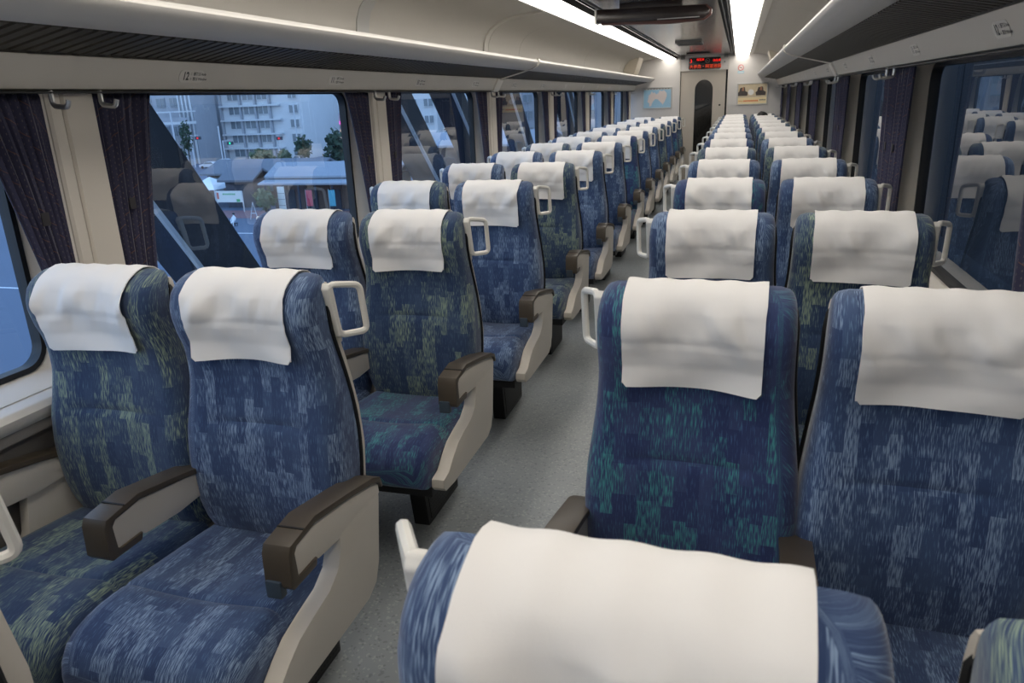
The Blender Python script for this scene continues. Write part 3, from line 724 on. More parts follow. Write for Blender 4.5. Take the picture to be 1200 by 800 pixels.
def armrest(root, xc, s, kind):
    """kind aisle / middle / window; xc = centre of the armrest beam in local x"""
    hw = 0.026 if kind != 'window' else 0.022
    beam = [(-0.405, 0.545), (-0.415, 0.60), (-0.405, 0.622), (-0.30, 0.632), (-0.15, 0.606), (-0.02, 0.582), (0.005, 0.560), (0.008, 0.535), (-0.18, 0.528), (-0.295, 0.538), (-0.31, 0.548), (-0.33, 0.545)]
    sh = lambda P: [((-0.29+(y+0.29)*0.80) if y < -0.29 else y, z) for y, z in P]
    arm = prism('armrest', sh(beam), 'x', s*(xc-hw), s*(xc+hw), M['shell'], root, bev=0.004)
    pad = [(-0.31, 0.552), (-0.318, 0.534), (-0.43, 0.534), (-0.440, 0.545), (-0.436, 0.615), (-0.425, 0.634), (-0.30, 0.648), (-0.15, 0.622), (-0.03, 0.598), (0.010, 0.580), (0.020, 0.552), (0.014, 0.548), (0.002, 0.568), (-0.035, 0.582), (-0.15, 0.607), (-0.30, 0.631), (-0.395, 0.622), (-0.408, 0.610), (-0.404, 0.556), (-0.395, 0.551)]
    prism('arm_pad', sh(pad), 'x', s*(xc-hw-0.006), s*(xc+hw+0.006), M['bronze'], arm, bev=0.004)
    prism('pad_joint', [(-0.345, 0.6405), (-0.345, 0.6435), (-0.341, 0.644), (-0.341, 0.641)], 'x', s*(xc-hw-0.005), s*(xc+hw+0.005), M['pipe'], arm)
    if kind == 'aisle':
        box('recline_button', s*(xc-hw-0.002), s*(xc+hw-0.018), -0.416, -0.395, 0.516, 0.556, M['button'], arm, bev=0.004)
    return arm

def build_pair(s):
    """s=-1: pair left of the aisle (aisle seat towards +x). local x measured so that +cx*... aisle seat sits on the aisle side"""
    root = empty('double_seat')
    g = -s                                            # +1 on left pairs: aisle is towards +x
    AX, WX = 0.22, -0.22
    for nm, cx in (('aisle', AX), ('window', WX)):
        V, F, U = backrest_geo(cx, g); b = obj('backrest', V, F, M['blue'], root, smooth=True, uv=U)
        V, F = shell_geo(cx, g); obj('back_shell', V, F, M['shell'], b, smooth=True)
        zz = [0.44+0.03*i for i in range(21)]
        pp = [(g*(cx+bw(z)*1.0+0.001), bb(z)+0.003, zt(z)) for z in zz]; pn = [(g*(cx-bw(z)*1.0-0.001), bb(z)+0.003, zt(z)) for z in zz]
        top = [(g*(cx+x), bb(1.09)+0.006, zt(z)) for x, z in ((0.190, 1.072), (0.178, 1.094), (0.13, 1.106), (0, 1.110), (-0.13, 1.106), (-0.178, 1.094), (-0.190, 1.072))]
        tube('piping', pp+top+pn[::-1], 0.0055, M['pipe'], b, n=6)
        cv = bpy.data.objects.new('headrest_cover', COVERS[(nm, g)][0]); link(cv, b)
        V, F, U = cushion_geo(cx, g); c = obj('seat_cushion', V, F, M['blue'], root, smooth=True, uv=U)
    # grab handles on both outer shoulders
    for e_ in (1, -1):
        xh0, xh1 = e_*(AX+0.205), e_*(AX+0.249)
        hp = round_path([(g*xh0, -0.022, 1.088), (g*xh1, 0.046, 1.074), (g*xh1, 0.064, 0.954), (g*xh0, 0.006, 0.956)], 0.018)
        h = tube('grab_handle', hp, 0.0082, M['white'], root, n=8, closed=True)
        prism('mount', [(-0.032, 1.078), (-0.022, 1.091), (-0.010, 1.088), (0.013, 0.960), (0.008, 0.950), (-0.004, 0.956)], 'x', g*(xh0-e_*0.016), g*(xh0+e_*0.005), M['white'], h, bev=0.005, seg=3)
        prism('base_plate', [(-0.018, 1.070), (0.004, 1.070), (0.028, 0.935), (0.010, 0.928)], 'x', g*(xh0-e_*0.025), g*(xh0-e_*0.008), M['shell'], h)
    # armrests
    arm = armrest(root, 0.475-0.015, g, 'aisle'); armrest(root, 0.0, g, 'middle'); armrest(root, -0.452, g, 'window')
    # aisle side panel (outer faces towards the aisle)
    sp = [(-0.200, 0.540), (-0.204, 0.500), (-0.225, 0.462), (-0.270, 0.437), (-0.345, 0.424), (-0.405, 0.410), (-0.450, 0.386), (-0.500, 0.352), (-0.548, 0.345), (-0.552, 0.318), (-0.535, 0.300), (-0.46, 0.292), (-0.10, 0.292), (-0.055, 0.312), (-0.030, 0.36), (0.004, 0.535), (-0.01, 0.548)]
    prism('side_panel', sp, 'x', g*0.443, g*0.487, M['shell'], root, bev=0.007)
    prism('window_side_panel', [(-0.20, 0.54), (-0.22, 0.43), (-0.30, 0.30), (-0.06, 0.30), (0.0, 0.54)], 'x', g*-0.470, g*-0.440, M['shell'], root, bev=0.005)
    # under frame, pedestal, pedal
    fr = prism('under_frame', [(-0.52, 0.262), (-0.52, 0.300), (-0.05, 0.300), (-0.05, 0.262)], 'x', g*-0.44, g*0.43, M['steel'], root, bev=0.004)
    ped = prism('pedestal', [(-0.285, 0.0), (-0.33, 0.262), (0.03, 0.262), (0.02, 0.0)], 'x', g*0.245, g*0.305, M['steel'], root, bev=0.004)
    prism('perforated_plate', [(-0.265, 0.02), (-0.30, 0.235), (0.015, 0.235), (0.005, 0.02)], 'x', g*0.304, g*0.3075, M['perf'], ped)
    prism('pedestal', [(-0.285, 0.0), (-0.33, 0.262), (0.03, 0.262), (0.02, 0.0)], 'x', g*-0.33, g*-0.27, M['steel'], root, bev=0.004)
    pd = prism('foot_pedal', [(-0.05, 0.262), (-0.065, 0.262), (-0.075, 0.205), (-0.12, 0.192), (-0.12, 0.180), (-0.06, 0.188)], 'x', g*0.35, g*0.378, M['pipe'], root, bev=0.003)
    return root
COVERS = {}
for g in (1, -1):
    for nm, cx in (('aisle', 0.22), ('window', -0.22)):
        COVERS[(nm, g)] = [cover_mesh('headrest_cover', cx, g, 11+17*i+(3 if nm == 'aisle' else 0)+(5 if g > 0 else 0)) for i in range(4)]
def copy_tree(o, parent=None):
    c = o.copy(); C.objects.link(c); c.parent = parent
    for ch in list(o.children): copy_tree(ch, c)
    return c
FAB = {('L', -1): ('blue', 'green'), ('L', 0): ('blue', 'green'), ('L', 1): ('green', 'blue'), ('L', 2): ('blue', 'green'), ('L', 3): ('green', 'blue'), ('L', 4): ('blue', 'blue'),
       ('R', -1): ('blue', 'green'), ('R', 0): ('teal', 'blue'), ('R', 1): ('blue', 'green'), ('R', 2): ('teal', 'blue'), ('R', 3): ('blue', 'blue'), ('R', 4): ('green', 'green')}
NUMW = ('first', 'second', 'third', 'fourth', 'fifth', 'sixth', 'seventh', 'eighth', 'ninth', 'tenth', 'eleventh', 'twelfth', 'thirteenth')
SEATX = 0.74; YR = {'L': 1.530, 'R': 1.522}
def dress(root, sd, k):
    names = FAB.get((sd, k)) or tuple(random.choice(('blue', 'green', 'blue', 'teal')) for _ in range(2))
    bi = ci = 0; rn = random.Random(k*3+(1 if sd == 'L' else 2))
    for ch in root.children:
        if ch.name.startswith('backrest') or ch.name.startswith('seat_cushion'):
            isb = ch.name.startswith('backrest'); i = bi if isb else ci
            fab = names[i]
            if isb: bi += 1
            else: ci += 1
            if (sd, k) == ('L', 1) and not isb and i == 0: fab = 'teal'
            ch.material_slots[0].link = 'OBJECT'; ch.material_slots[0].material = M[fab]
            if isb:
                for q in ch.children:
                    if q.name.startswith('headrest_cover'):
                        q.data = COVERS[(('aisle', 'window')[i], 1 if sd == 'L' else -1)][rn.randrange(4)]
    return names
def label_for(sd, k):
    sidew = 'left' if sd == 'L' else 'right'
    sp = {('L', -1): 'double seat cut off by the left edge of the photograph, nearest the camera', ('R', -1): 'blue double seat in the foreground with a blurred white headrest cover',
          ('L', 0): 'blue and green double seat filling the lower left, armrests in front', ('R', 0): 'teal and blue double seat directly behind the blurred foreground seat',
          ('L', 1): 'double seat in the second full row on the left, green aisle backrest', ('R', 1): 'double seat on the right, two rows behind the blurred foreground seat'}
    if (sd, k) in sp: return sp[(sd, k)]
    if k < 7: return 'blue double seat %s of the aisle, %s full row from the camera' % (sidew, NUMW[k] if sd == 'L' else NUMW[k])
    return 'blue double seat %s of the aisle, %s row from the end wall' % (sidew, NUMW[12-k])
for sd, s in (('L', -1), ('R', 1)):
    proto = build_pair(s); first = True
    for k in range(-1, 13):
        o = proto if first else copy_tree(proto); first = False
        o.location = (s*SEATX, YR[sd]+PITCH*k, 0)
        dress(o, sd, k)
        if (sd, k) == ('R', -1): o.rotation_euler.z = math.radians(-2.5)
        tag(o, label_for(sd, k), 'seat', 'double seats on the %s of the aisle' % ('left' if sd == 'L' else 'right'))

# ------------------------------------------------------------------ passenger in the last row (only the crown shows)
def person():
    e = empty('person', (0.945, 13.28, 0)); tag(e, 'person with dark hair seated low in the last right row', 'person')
    J = {'pel': (0, -0.19, 0.53), 'chest': (0, -0.165, 0.76), 'neck': (0, -0.175, 0.90), 'head': (0, -0.20, 0.985), 'top': (0, -0.195, 1.085),
         'shl': (-0.16, -0.17, 0.855), 'ell': (-0.175, -0.27, 0.66), 'wrl': (-0.13, -0.42, 0.60), 'hl': (-0.09, -0.47, 0.59), 'shr': (0.16, -0.17, 0.855), 'elr': (0.175, -0.27, 0.66), 'wrr': (0.13, -0.42, 0.60), 'hr': (0.09, -0.47, 0.59),
         'hpl': (-0.09, -0.20, 0.52), 'knl': (-0.11, -0.60, 0.52), 'anl': (-0.11, -0.60, 0.09), 'tol': (-0.11, -0.72, 0.04), 'hpr': (0.09, -0.20, 0.52), 'knr': (0.11, -0.60, 0.52), 'anr': (0.11, -0.60, 0.09), 'tor': (0.11, -0.72, 0.04)}
    R = {'pel': 0.13, 'chest': 0.14, 'neck': 0.05, 'head': 0.085, 'top': 0.06, 'shl': 0.06, 'ell': 0.045, 'wrl': 0.03, 'hl': 0.035, 'hpl': 0.085, 'knl': 0.06, 'anl': 0.04, 'tol': 0.035}
    for q in ('sh', 'el', 'wr', 'h', 'hp', 'kn', 'an', 'to'): R[q+'r'] = R[q+'l']
    E_ = [('pel', 'chest'), ('chest', 'neck'), ('neck', 'head'), ('head', 'top')]
    for q in 'lr': E_ += [('chest', 'sh'+q), ('sh'+q, 'el'+q), ('el'+q, 'wr'+q), ('wr'+q, 'h'+q), ('pel', 'hp'+q), ('hp'+q, 'kn'+q), ('kn'+q, 'an'+q), ('an'+q, 'to'+q)]
    ks = list(J); me = bpy.data.meshes.new('body'); me.from_pydata([J[k] for k in ks], [(ks.index(a), ks.index(b)) for a, b in E_], [])
    me.materials.append(mat('dark_clothing', (52, 54, 62), 0.8))
    o = link(bpy.data.objects.new('body', me), e)
    o.modifiers.new('skin', 'SKIN'); sv = me.skin_vertices[0].data
    for i, k in enumerate(ks): sv[i].radius = (R[k], R[k]); sv[i].use_root = (k == 'pel')
    sub = o.modifiers.new('smooth', 'SUBSURF'); sub.levels = 1; sub.render_levels = 2
    # hair cap
    bm = bmesh.new(); bmesh.ops.create_icosphere(bm, subdivisions=3, radius=1.0)
    for v in list(bm.verts):
        c_ = v.co; lump = 1+0.05*math.sin(9*c_.x+3)*math.sin(8*c_.y)+0.03*math.sin(17*c_.z+5*c_.x)
        v.co = Vector((c_.x*0.092*lump, c_.y*0.105*lump-0.19, 1.060+c_.z*0.103*lump))
    bmesh.ops.delete(bm, geom=[v for v in bm.verts if v.co.z < 0.985 or (v.co.z < 1.03 and v.co.y < -0.235)], context='VERTS')
    bobj('hair', bm, mat('black_hair', (22, 20, 20), 0.6, bump=0.5, bscale=120), e, smooth=True)
person()

# ------------------------------------------------------------------ outside, left of the train: raised line above a station plaza at dusk
GZ = -10.5
O = dict(asph=mat('asphalt', (92, 104, 122), 0.85, var=0.12, vscale=0.05), conc=mat('pale_concrete', (206, 210, 212), 0.8, var=0.08, vscale=0.3), conc2=mat('grey_concrete', (164, 168, 174), 0.8, var=0.12, vscale=0.4),
         win=mat('far_window', (122, 132, 138), 0.25, var=0.3, vscale=0.4), roof=mat('plaza_roof', (104, 110, 120), 0.7, var=0.06, vscale=0.8), roofl=mat('plaza_roof_pale', (146, 154, 164), 0.7, var=0.05), wood=mat('brown_boards', (104, 88, 80), 0.8, var=0.2, vscale=1.5), darkw=mat('dark_shed', (66, 70, 80), 0.8, var=0.15, vscale=1),
         leaf=mat('street_leaves', (62, 82, 66), 0.9, var=0.4, vscale=2.0), leaf2=mat('bush_leaves', (104, 118, 92), 0.9, var=0.35, vscale=2.0), bark=mat('bark', (70, 60, 52), 0.9), pole=mat('pale_pole', (196, 202, 208), 0.5), carw=mat('white_car_paint', (216, 218, 222), 0.3), card=mat('dark_car_paint', (60, 64, 74), 0.3), tyre=mat('tyre', (24, 24, 26), 0.8),
         pink=mat('pink_sign', (220, 130, 190), 0.5, emit=(255, 90, 200), estr=1.2), shopl=mat('lit_shop', (240, 210, 190), 0.5, emit=(255, 214, 180), estr=0.75), shopw=mat('shop_band', (206, 190, 200), 0.6), redl=mat('signal_red', (120, 10, 10), 0.5, emit=(255, 40, 50), estr=1.0), greenl=mat('signal_green', (10, 120, 90), 0.5, emit=(60, 255, 200), estr=1.2),
         tentw=mat('tent_white', (226, 232, 236), 0.7), tentb=mat('tent_blue', (120, 190, 216), 0.7), banw=mat('banner_white', (222, 228, 224), 0.7), bang=mat('banner_green', (96, 178, 120), 0.7), banr=mat('banner_red', (200, 110, 96), 0.7), pave=mat('red_paving', (132, 98, 100), 0.85, var=0.1, vscale=0.5), white=mat('road_white', (214, 218, 222), 0.7), flagr=mat('flag_red', (190, 80, 96), 0.7), flagb=mat('flag_blue', (88, 168, 190), 0.7), girder=mat('dark_girder', (44, 46, 52), 0.6, var=0.15, vscale=2), viad=mat('viaduct_concrete', (120, 122, 126), 0.85))
gr = struct(box('ground', -420, 60, -60, 420, GZ-0.5, GZ, O['asph']), 'bluish asphalt plaza and streets far below the train')
struct(box('viaduct', -3.2, 8, -40, 120, GZ, -1.15, mat('dark_ballast', (58, 58, 60), 0.95, var=0.3, vscale=9)), 'concrete viaduct carrying the train')
def block(name, label, x0, x1, y0, y1, z1, wallm, cols, rows, slab=None, cat='building', wins=True):
    """building whose south face (y0) carries window columns [(xa,xb)] and rows [(za,zb)]"""
    e = empty(name, ((x0+x1)/2, (y0+y1)/2, GZ)); tag(e, label, cat); e0 = e.location
    def bx(n_, a, b, c_, d, f, h, m): return box(n_, a-e0.x, b-e0.x, c_-e0.y, d-e0.y, f-e0.z, h-e0.z, m, e)
    bx('walls', x0, x1, y0, y1, GZ, z1, wallm); bx('roof', x0-0.3, x1+0.3, y0-0.3, y1+0.3, z1, z1+0.5, O['conc2'])
    for xa, xb in cols:
        for za, zb in rows:
            f = bx('window', xa, xb, y0-0.25, y0, za, zb, wallm)
            q = box('window_pane', xa+0.15-e0.x, xb-0.15-e0.x, y0-0.30-e0.y, y0-0.24-e0.y, za+0.15-e0.z, zb-0.15-e0.z, O['win'], f)
            box('mullion', (xa+xb)/2-0.08-e0.x, (xa+xb)/2+0.08-e0.x, y0-0.36-e0.y, y0-0.28-e0.y, za-e0.z, zb-e0.z, wallm, f)
    for (za, zb, dep) in (slab or []): bx('balcony_slab', x0, x0+(x1-x0)*0.75, y0-dep, y0, za, zb, wallm)
    return e, bx
rows = [(5.0-3.45*i-1.0, 5.0-3.45*i+1.1) for i in range(-2, 5)]
e, bx = block('office_block', 'pale blue grey office block with window bays in the middle of the view', -126.5, -103.2, 172, 190, 16.0, O['conc'], [(-124.2, -121.0), (-119.8, -116.6), (-115.6, -112.6), (-106.8, -104.2)], rows, slab=[(2.5-3.45*i, 2.9-3.45*i, 1.1) for i in range(-2, 4)])
for x in (-126.3, -120.5, -116.1, -112.0): bx('column', x-0.25, x+0.25, 171.2, 172, GZ, 15, O['conc2'])
block('concrete_tower', 'windowless ribbed concrete tower left of the office block', -131.0, -127.3, 162, 171.0, 20, O['conc2'], [], [])
tw = [o for o in bpy.data.objects if o.name.startswith('concrete_tower')][0]
for i in range(4): box('rib', -1.8+i*1.1, -1.5+i*1.1, -5.0, -4.7, 0, 30, O['conc'], tw)
block('low_grey_building', 'dark topped grey building at the far left of the big window', -150, -132.0, 165, 185, 8.5, O['conc2'], [(-148+4*i, -145.4+4*i) for i in range(4)], [(3.2, 5.4), (-4.0, -1.4)])
fo = empty('footbridge', (-131, 157, GZ)); tag(fo, 'pale covered footbridge in front of the grey building', 'bridge')
box('deck', -12, 7, -1.5, 1.5, 9.6, 10.2, O['conc'], fo); box('deck_roof', -12, 7, -1.8, 1.8, 12.3, 12.6, O['conc'], fo); box('railing', -12, 7, -1.55, -1.45, 10.2, 11.2, O['conc2'], fo)
for x in (-10, -3, 5): box('pier', x-0.5, x+0.5, -0.6, 0.6, 0, 9.6, O['conc2'], fo); box('post', x-0.1, x+0.1, -1.5, -1.3, 10.2, 12.3, O['conc'], fo)
block('white_apartment_block', 'white apartment block with small windows behind the lit shop', -134, -108, 212, 230, 12, O['conc'], [(-131+4.3*i, -129.4+4.3*i) for i in range(6)], [(4.5, 6.0), (1.6, 3.1), (8, 9.5)])
sh = empty('lit_shop', (-110, 200, GZ)); tag(sh, 'low shop with lit front and pink sign on the far street', 'shop')
box('walls', -12, 8, 0, 9, 0, 9.0, O['conc'], sh); box('sign_band', -12, 8, -0.5, 0, 7.0, 10.4, O['shopw'], sh); box('pink_sign', 0.5, 4.0, -0.8, -0.5, 7.4, 8.3, O['pink'], sh); box('glow_sign', -5.5, -3.5, -0.8, -0.5, 7.4, 9.4, O['shopl'], sh)
box('canopy', -12.5, 8.5, -2.2, 0, 6.3, 6.8, O['conc2'], sh)
for i in range(6): box('shop_window', -9+2.8*i, -6.9+2.8*i, -0.3, 0.02, 3.6, 6.0, O['shopl'], sh)
for x0, x1, y0, z1, lab in ((-66, -58.8, 150, 13, 'tall blue grey block seen through the second left window'), (-57.6, -46, 156, 16, 'broad pale block seen through the second left window'), (-44, -30, 160, 12, 'pale block seen through the third left window'), (-29, -10, 150, 9, 'grey block seen through the far left windows'), (-98, -82, 190, 9, 'pale block between the apartment block and the near roofs'), (-200, -158, 175, 7, 'wide grey block at the far left')):
    nc = int((x1-x0)/3.6)
    block('city_block', lab, x0, x1, y0, y0+14, z1, O['conc'] if x0 < -50 else O['conc2'], [(x0+0.8+3.6*i, x0+3.0+3.6*i) for i in range(nc)], [(4.2-3.3*j, 5.9-3.3*j) for j in range(0, 4)])

def tree(name, label, x, y, h, rx, m, seed):
    rn = random.Random(seed); e = empty(name, (x, y, GZ)); tag(e, label, 'tree' if h > 2.5 else 'bush')
    V, F = tube_geo([(0, 0, 0), (0.05, 0, h*0.35), (0, 0.05, h*0.7)], 0.12 if h > 2.5 else 0.05, 6); obj('trunk', V, F, O['bark'], e)
    Vc = []; Fc = []
    for i in range(420):
        a = rn.uniform(0, 6.283); b = math.acos(rn.uniform(-1, 1)); rr = rn.uniform(0.55, 1.0)
        lump = 0.75+0.25*math.sin(3*a+seed)*math.sin(4*b)
        c_ = Vector((rx*rr*lump*math.sin(b)*math.cos(a), rx*rr*lump*math.sin(b)*math.sin(a), h*0.62+h*0.40*rr*lump*math.cos(b)))
        d1 = Vector((rn.uniform(-1, 1), rn.uniform(-1, 1), rn.uniform(-1, 1))).normalized()*rx*0.20; d2 = Vector((rn.uniform(-1, 1), rn.uniform(-1, 1), rn.uniform(-1, 1))).normalized()*rx*0.16
        k = len(Vc); Vc += [c_-d1, c_+d2, c_+d1, c_-d2]; Fc.append((k, k+1, k+2, k+3))
    o = obj('foliage', Vc, Fc, m, e); o['kind'] = 'stuff'
tree('street_tree', 'slim dark conifer by the street at the left', -113.5, 141, 11.5, 1.6, O['leaf'], 1)
tree('street_tree', 'small round street tree beside the tall lamp pole', -86.5, 143, 6.8, 2.2, O['leaf'], 2)
tree('street_tree', 'bushy street tree at the right edge of the big window', -66.0, 120, 9.0, 2.5, O['leaf'], 3)
tree('street_tree', 'low tree near the parked cars at the left', -112.5, 136, 5.5, 2.3, O['leaf'], 4)
tree('street_tree', 'tree seen low in the second left window', -43.5, 118, 9.0, 2.6, O['leaf'], 5)
tree('plaza_bush', 'loose pale green bush in front of the brown boards', -51.9, 76.5, 3.6, 1.5, O['leaf2'], 6)
tree('plaza_bush', 'olive hedge bush across the street', -96.0, 142, 4.4, 3.0, O['leaf2'], 7)
tree('plaza_bush', 'round olive bush beside the red street marker', -90.0, 141, 4.2, 1.8, O['leaf2'], 8)
def car(x, y, rz, m, lab):
    e = empty('car', (x, y, GZ)); e.rotation_euler.z = rz; tag(e, lab, 'car')
    prism('body', [(-2.1, 0.35), (-2.15, 0.75), (-1.9, 0.95), (-1.1, 1.0), (-0.6, 1.45), (0.9, 1.48), (1.5, 1.0), (2.1, 0.9), (2.15, 0.4)], 'y', -0.82, 0.82, m, e, bev=0.08)
    prism('windows', [(-0.95, 1.02), (-0.55, 1.40), (0.85, 1.42), (1.32, 1.02)], 'y', -0.84, 0.84, O['win'], e)
    for wx in (-1.35, 1.3):
        for wy in (-0.85, 0.75): prism('wheel', [(wx+0.32*math.cos(a*math.pi/6), 0.32+0.32*math.sin(a*math.pi/6)) for a in range(12)], 'y', wy, wy+0.1, O['tyre'], e)
car(-113.3, 147, 0.15, O['carw'], 'white car nearest the slim conifer'); car(-116.0, 156, 0.1, O['carw'], 'white car behind the others at the left of the street')
car(-88.5, 152, 0.0, O['carw'], 'white car behind the tall lamp pole'); car(-98.0, 160, 3.1, O['card'], 'dark car in front of the office block'); car(-84.0, 168, 0.0, O['carw'], 'white car parked below the pink sign'); car(-91.5, 171, 0.0, O['carw'], 'white car in front of the white apartment block')
def pole(x, y, h, arm, lab, cat='pole', light=None):
    e = empty('street_pole', (x, y, GZ)); tag(e, lab, cat)
    tube('mast', [(0, 0, 0), (0, 0, h)], 0.16, O['pole'], e, n=8)
    if arm: tube('arm', [(0, 0, h-0.2), (arm, 0, h)], 0.09, O['pole'], e, n=6)
    if light:
        box('signal_box', arm-0.7, arm+0.7, -0.3, 0.1, h-1.0, h-0.3, O['darkw'], e); o = box('signal_lamp', arm-0.2, arm+0.2, -0.36, -0.3, h-0.85, h-0.45, O[light], e)
pole(-111.8, 150, 9.0, 0, 'plain pale pole at the street corner'); pole(-92.0, 150, 13.0, -1.2, 'tall pale lamp pole beside the street tree', 'street lamp')
pole(-124.0, 150, 12.5, 1.0, 'lamp pole in front of the footbridge', 'street lamp'); pole(-112.6, 152, 5.8, 2.0, 'traffic signal showing green', 'traffic light', 'greenl'); pole(-119.5, 150, 7.2, 2.0, 'traffic signal showing red at the left', 'traffic light', 'redl'); pole(-97.6, 151, 6.6, 0.6, 'round red signal in front of the office block', 'traffic light', 'redl')
pole(-99.5, 165, 12, 0, 'thin pale pole before the office block windows')

# plaza buildings
def gable(name, label, x0, x1, y0, y1, ze, zr, wallm, roofm, wz=None):
    e = empty(name, ((x0+x1)/2, (y0+y1)/2, GZ)); tag(e, label, 'building'); lx = (x1-x0)/2; ly = (y1-y0)/2
    box('walls', -lx+0.6, lx-0.6, -ly+0.8, ly-0.8, 0, ze-GZ, wallm, e)
    prism('roof', [(-ly, ze-GZ), (0, zr-GZ), (ly, ze-GZ), (ly, ze-GZ-0.25), (0, zr-GZ-0.3), (-ly, ze-GZ-0.25)], 'x', -lx, lx, roofm, e)
    return e, lx, ly
e, lx, ly = gable('plaza_hall', 'long grey gabled roof building in the plaza', -71, -53, 90, 99, -6.6, -5.0, O['wood'], O['roof'])
for i in range(7): box('window_bay', -7.5+2.1*i, -6.0+2.1*i, -ly+0.70, -ly+0.82, 1.4, 3.3, O['win'], e)
e, lx, ly = gable('market_hall', 'pale roofed brown boarded market hall at the right', -56, -38, 83, 89.4, -6.4, -4.9, O['wood'], O['roofl'])
prism('awning', [(-ly-1.6, 3.4), (-ly+0.9, 3.9), (-ly+0.9, 3.7), (-ly-1.6, 3.2)], 'x', -lx, lx, O['roofl'], e)
for i in range(8): box('post', -lx+0.8+2.3*i, -lx+1.0+2.3*i, -ly-1.4, -ly-1.2, 0, 3.3, O['darkw'], e)
for i in range(5): box('doorway', -lx+2.0+3.2*i, -lx+3.6+3.2*i, -ly+0.72, -ly+0.82, 0, 2.4, O['darkw'], e)
e, lx, ly = gable('small_shed', 'small dark shed with a pitched roof by the tents', -63.8, -58.4, 84, 89, -6.9, -5.6, O['darkw'], O['roof'])
e, lx, ly = gable('second_window_hall', 'long pale roof seen low through the second left window', -37, -20, 84, 96, -3.2, -1.9, O['wood'], O['roofl'])
def tent(x, y, m, lab):
    e = empty('tent', (x, y, GZ)); tag(e, lab, 'tent')
    obj('canopy', [(-2.2, -2.2, 2.4), (2.2, -2.2, 2.4), (2.2, 2.2, 2.4), (-2.2, 2.2, 2.4), (0, 0, 3.9)], [(0, 1, 4), (1, 2, 4), (2, 3, 4), (3, 0, 4), (0, 3, 2, 1)], m, e)
    for a in (-2.1, 2.1):
        for b in (-2.1, 2.1): box('leg', a-0.05, a+0.05, b-0.05, b+0.05, 0, 2.4, O['pole'], e)
tent(-75.6, 86, O['tentw'], 'white market tent farthest left'); tent(-71.0, 86.5, O['tentb'], 'pale blue market tent between white ones'); tent(-66.4, 86, O['tentw'], 'white market tent next to the dark shed')
bn = empty('banner', (-60.0, 81, GZ)); tag(bn, 'white event banner with green lettering strung before the dark shed', 'banner')
box('cloth', -1.9, 1.9, -0.03, 0.03, 1.2, 2.6, O['banw'], bn)
for i in range(7): box('print_mark', -0.9+0.27*i, -0.72+0.27*i, -0.04, -0.03, 2.1, 2.3, O['bang'], bn)
box('red_mark', -1.8, -1.5, -0.04, -0.03, 1.6, 2.4, O['banr'], bn); box('green_mark', 1.0, 1.5, -0.04, -0.03, 1.25, 1.6, O['bang'], bn)
for x in (-1.9, 1.9): box('post', x-0.05, x+0.05, -0.05, 0.05, 0, 2.6, O['pole'], bn)
wb_ = empty('white_board', (-50.6, 78, GZ)); tag(wb_, 'tall white board standing by the bush', 'board'); box('panel', -0.45, 0.45, -0.05, 0.05, 0, 3.4, O['banw'], wb_)
for i in range(4): box('divider', -0.45, 0.45, -0.06, -0.05, 0.7*i+0.5, 0.7*i+0.55, O['roof'], wb_)
af = empty('easel', (-52.6, 75, GZ)); tag(af, 'pale folding easel on the plaza', 'easel')
for x in (-0.5, 0.5): tube('leg', [(x, 0, 0), (0, 0.1, 2.0)], 0.04, O['pole'], af, n=6)
tube('leg', [(0, 0.7, 0), (0, 0.1, 2.0)], 0.04, O['pole'], af, n=6); box('shelf', -0.35, 0.35, -0.05, 0.05, 0.7, 0.78, O['pole'], af)
for x, y, m, lab in ((-49.3, 81.2, 'flagr', 'red upright banner flag by the market hall'), (-46.2, 81.2, 'flagb', 'blue upright banner flag by the market hall'), (-43.4, 81.4, 'flagr', 'red upright banner flag nearest the window edge')):
    e = empty('banner_flag', (x, y, GZ)); tag(e, lab, 'flag'); tube('pole', [(0, 0, 0), (0, 0, 2.7)], 0.03, O['pole'], e, n=6); box('cloth', 0.03, 0.85, -0.02, 0.02, 0.7, 2.6, O[m], e)
struct(box('paving', -64, -30, 76, 82, GZ, GZ+0.03, O['pave']), 'red paving strip in front of the plaza buildings')
struct(box('trim_road_line', -60, -30, 66.0, 66.25, GZ, GZ+0.02, O['white']), 'white road line'); struct(box('trim_road_line', -75, -35, 42.0, 42.25, GZ, GZ+0.02, O['white']), 'white road line nearer the train')
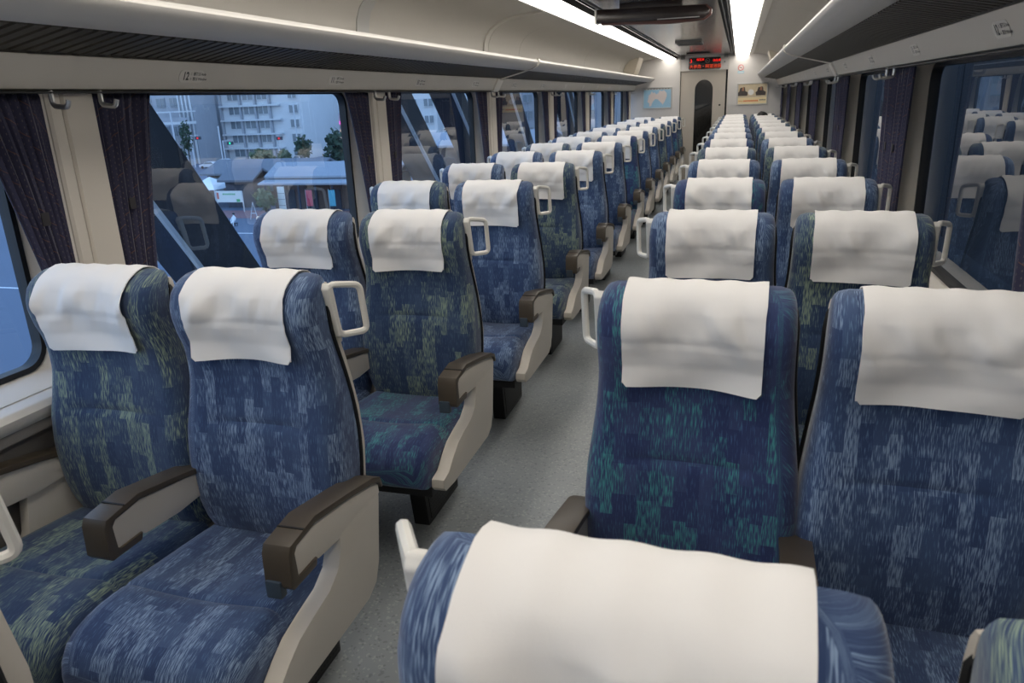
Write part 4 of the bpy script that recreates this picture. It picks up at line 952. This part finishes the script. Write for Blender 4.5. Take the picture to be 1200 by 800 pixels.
def rider():
    e = empty('person', (-52.0, 70.5, GZ)); tag(e, 'person in white top seated on the plaza asphalt', 'person')
    J = [(0, 0, 0.45), (0, 0, 0.75), (0, 0, 1.0), (0, 0.02, 1.12), (0, 0, 1.28), (-0.2, 0, 0.95), (-0.28, -0.15, 0.7), (-0.15, -0.4, 0.62), (0.2, 0, 0.95), (0.28, -0.15, 0.7), (0.15, -0.4, 0.62), (-0.12, -0.4, 0.5), (-0.15, -0.45, 0.06), (0.12, -0.4, 0.5), (0.15, -0.45, 0.06)]
    R = [0.15, 0.16, 0.14, 0.06, 0.11, 0.07, 0.05, 0.04, 0.07, 0.05, 0.04, 0.08, 0.05, 0.08, 0.05]
    me = bpy.data.meshes.new('body'); me.from_pydata(J, [(0, 1), (1, 2), (2, 3), (3, 4), (2, 5), (5, 6), (6, 7), (2, 8), (8, 9), (9, 10), (0, 11), (11, 12), (0, 13), (13, 14)], []); me.materials.append(O['tentw'])
    o = link(bpy.data.objects.new('body', me), e); o.modifiers.new('skin', 'SKIN')
    for i, r in enumerate(R): me.skin_vertices[0].data[i].radius = (r, r); me.skin_vertices[0].data[i].use_root = i == 0
    o.modifiers.new('smooth', 'SUBSURF').levels = 1
    bm = bmesh.new(); bmesh.ops.create_icosphere(bm, subdivisions=2, radius=0.135)
    for v in bm.verts: v.co += Vector((0, 0.03, 1.34))
    bobj('hair', bm, M['ink'], e, smooth=True)
    st_ = empty('stool', (-52.0, 70.5, GZ)); tag(st_, 'low dark stool under the seated person on the plaza', 'stool')
    box('seat', -0.25, 0.25, -0.2, 0.25, 0.28, 0.36, O['darkw'], st_, bev=0.02)
    for a in (-0.2, 0.2):
        for b in (-0.15, 0.2): box('leg', a-0.03, a+0.03, b-0.03, b+0.03, 0, 0.28, O['darkw'], st_)
rider()
# dark diagonal girders of the raised structure beside the line
def girder(ya, za, yb, zb, w, lab, lineoff):
    e = empty('girder', (-2.75, ya, -1.15)); tag(e, lab, 'girder')
    dx = (yb-ya)/(zb-za); bot = -1.15; top = 3.4
    f = lambda z: ya+(z-za)*dx-ya
    pts = [(f(bot), 0), (f(top), top-bot), (f(top)-w, top-bot), (f(bot)-w, 0)]
    prism('web', pts, 'x', -0.22, 0.10, O['girder'], e)
    pl = [(f(bot)-w-lineoff, 0), (f(top)-w-lineoff, top-bot), (f(top)-w-lineoff-0.035, top-bot), (f(bot)-w-lineoff-0.035, 0)]
    prism('edge_flange', pl, 'x', 0.075, 0.105, O['pole'], e)
girder(3.72, 1.57, 4.53, 0.44, 0.50, 'dark diagonal girder outside the big left window', 0.0)
girder(7.48, 1.60, 8.30, 0.83, 0.40, 'dark diagonal girder outside the second left window', 0.0)
girder(9.10, 1.585, 9.53, 1.19, 0.34, 'dark diagonal girder between the second and third left windows', 0.0)
girder(11.6, 1.59, 12.4, 0.8, 0.40, 'dark diagonal girder outside the third left window', 0.0)
girder(15.6, 1.59, 16.4, 0.8, 0.40, 'dark diagonal girder outside the far left windows', 0.0)
# right of the train: dark wall and roof added to block the sky light
rw = empty('sky_block_wall', (4.2, 10, -1.15)); tag(rw, 'added dark wall blocking the sky beyond the right windows', 'wall')
dkw = mat('sky_block_dark', (16, 19, 27), 0.9, var=0.2, vscale=0.8)  # darkness outside is put into this near-black colour
for i in range(14): box('wall_panel', 0, 0.2, -30+5*i+0.02, -25+5*i-0.02, 0, 7.5, dkw, rw)
box('sky_block_roof', -2.5, 0.2, -30, 40, 7.5, 7.7, dkw, rw)  # added roof, keeps sky light off the right side
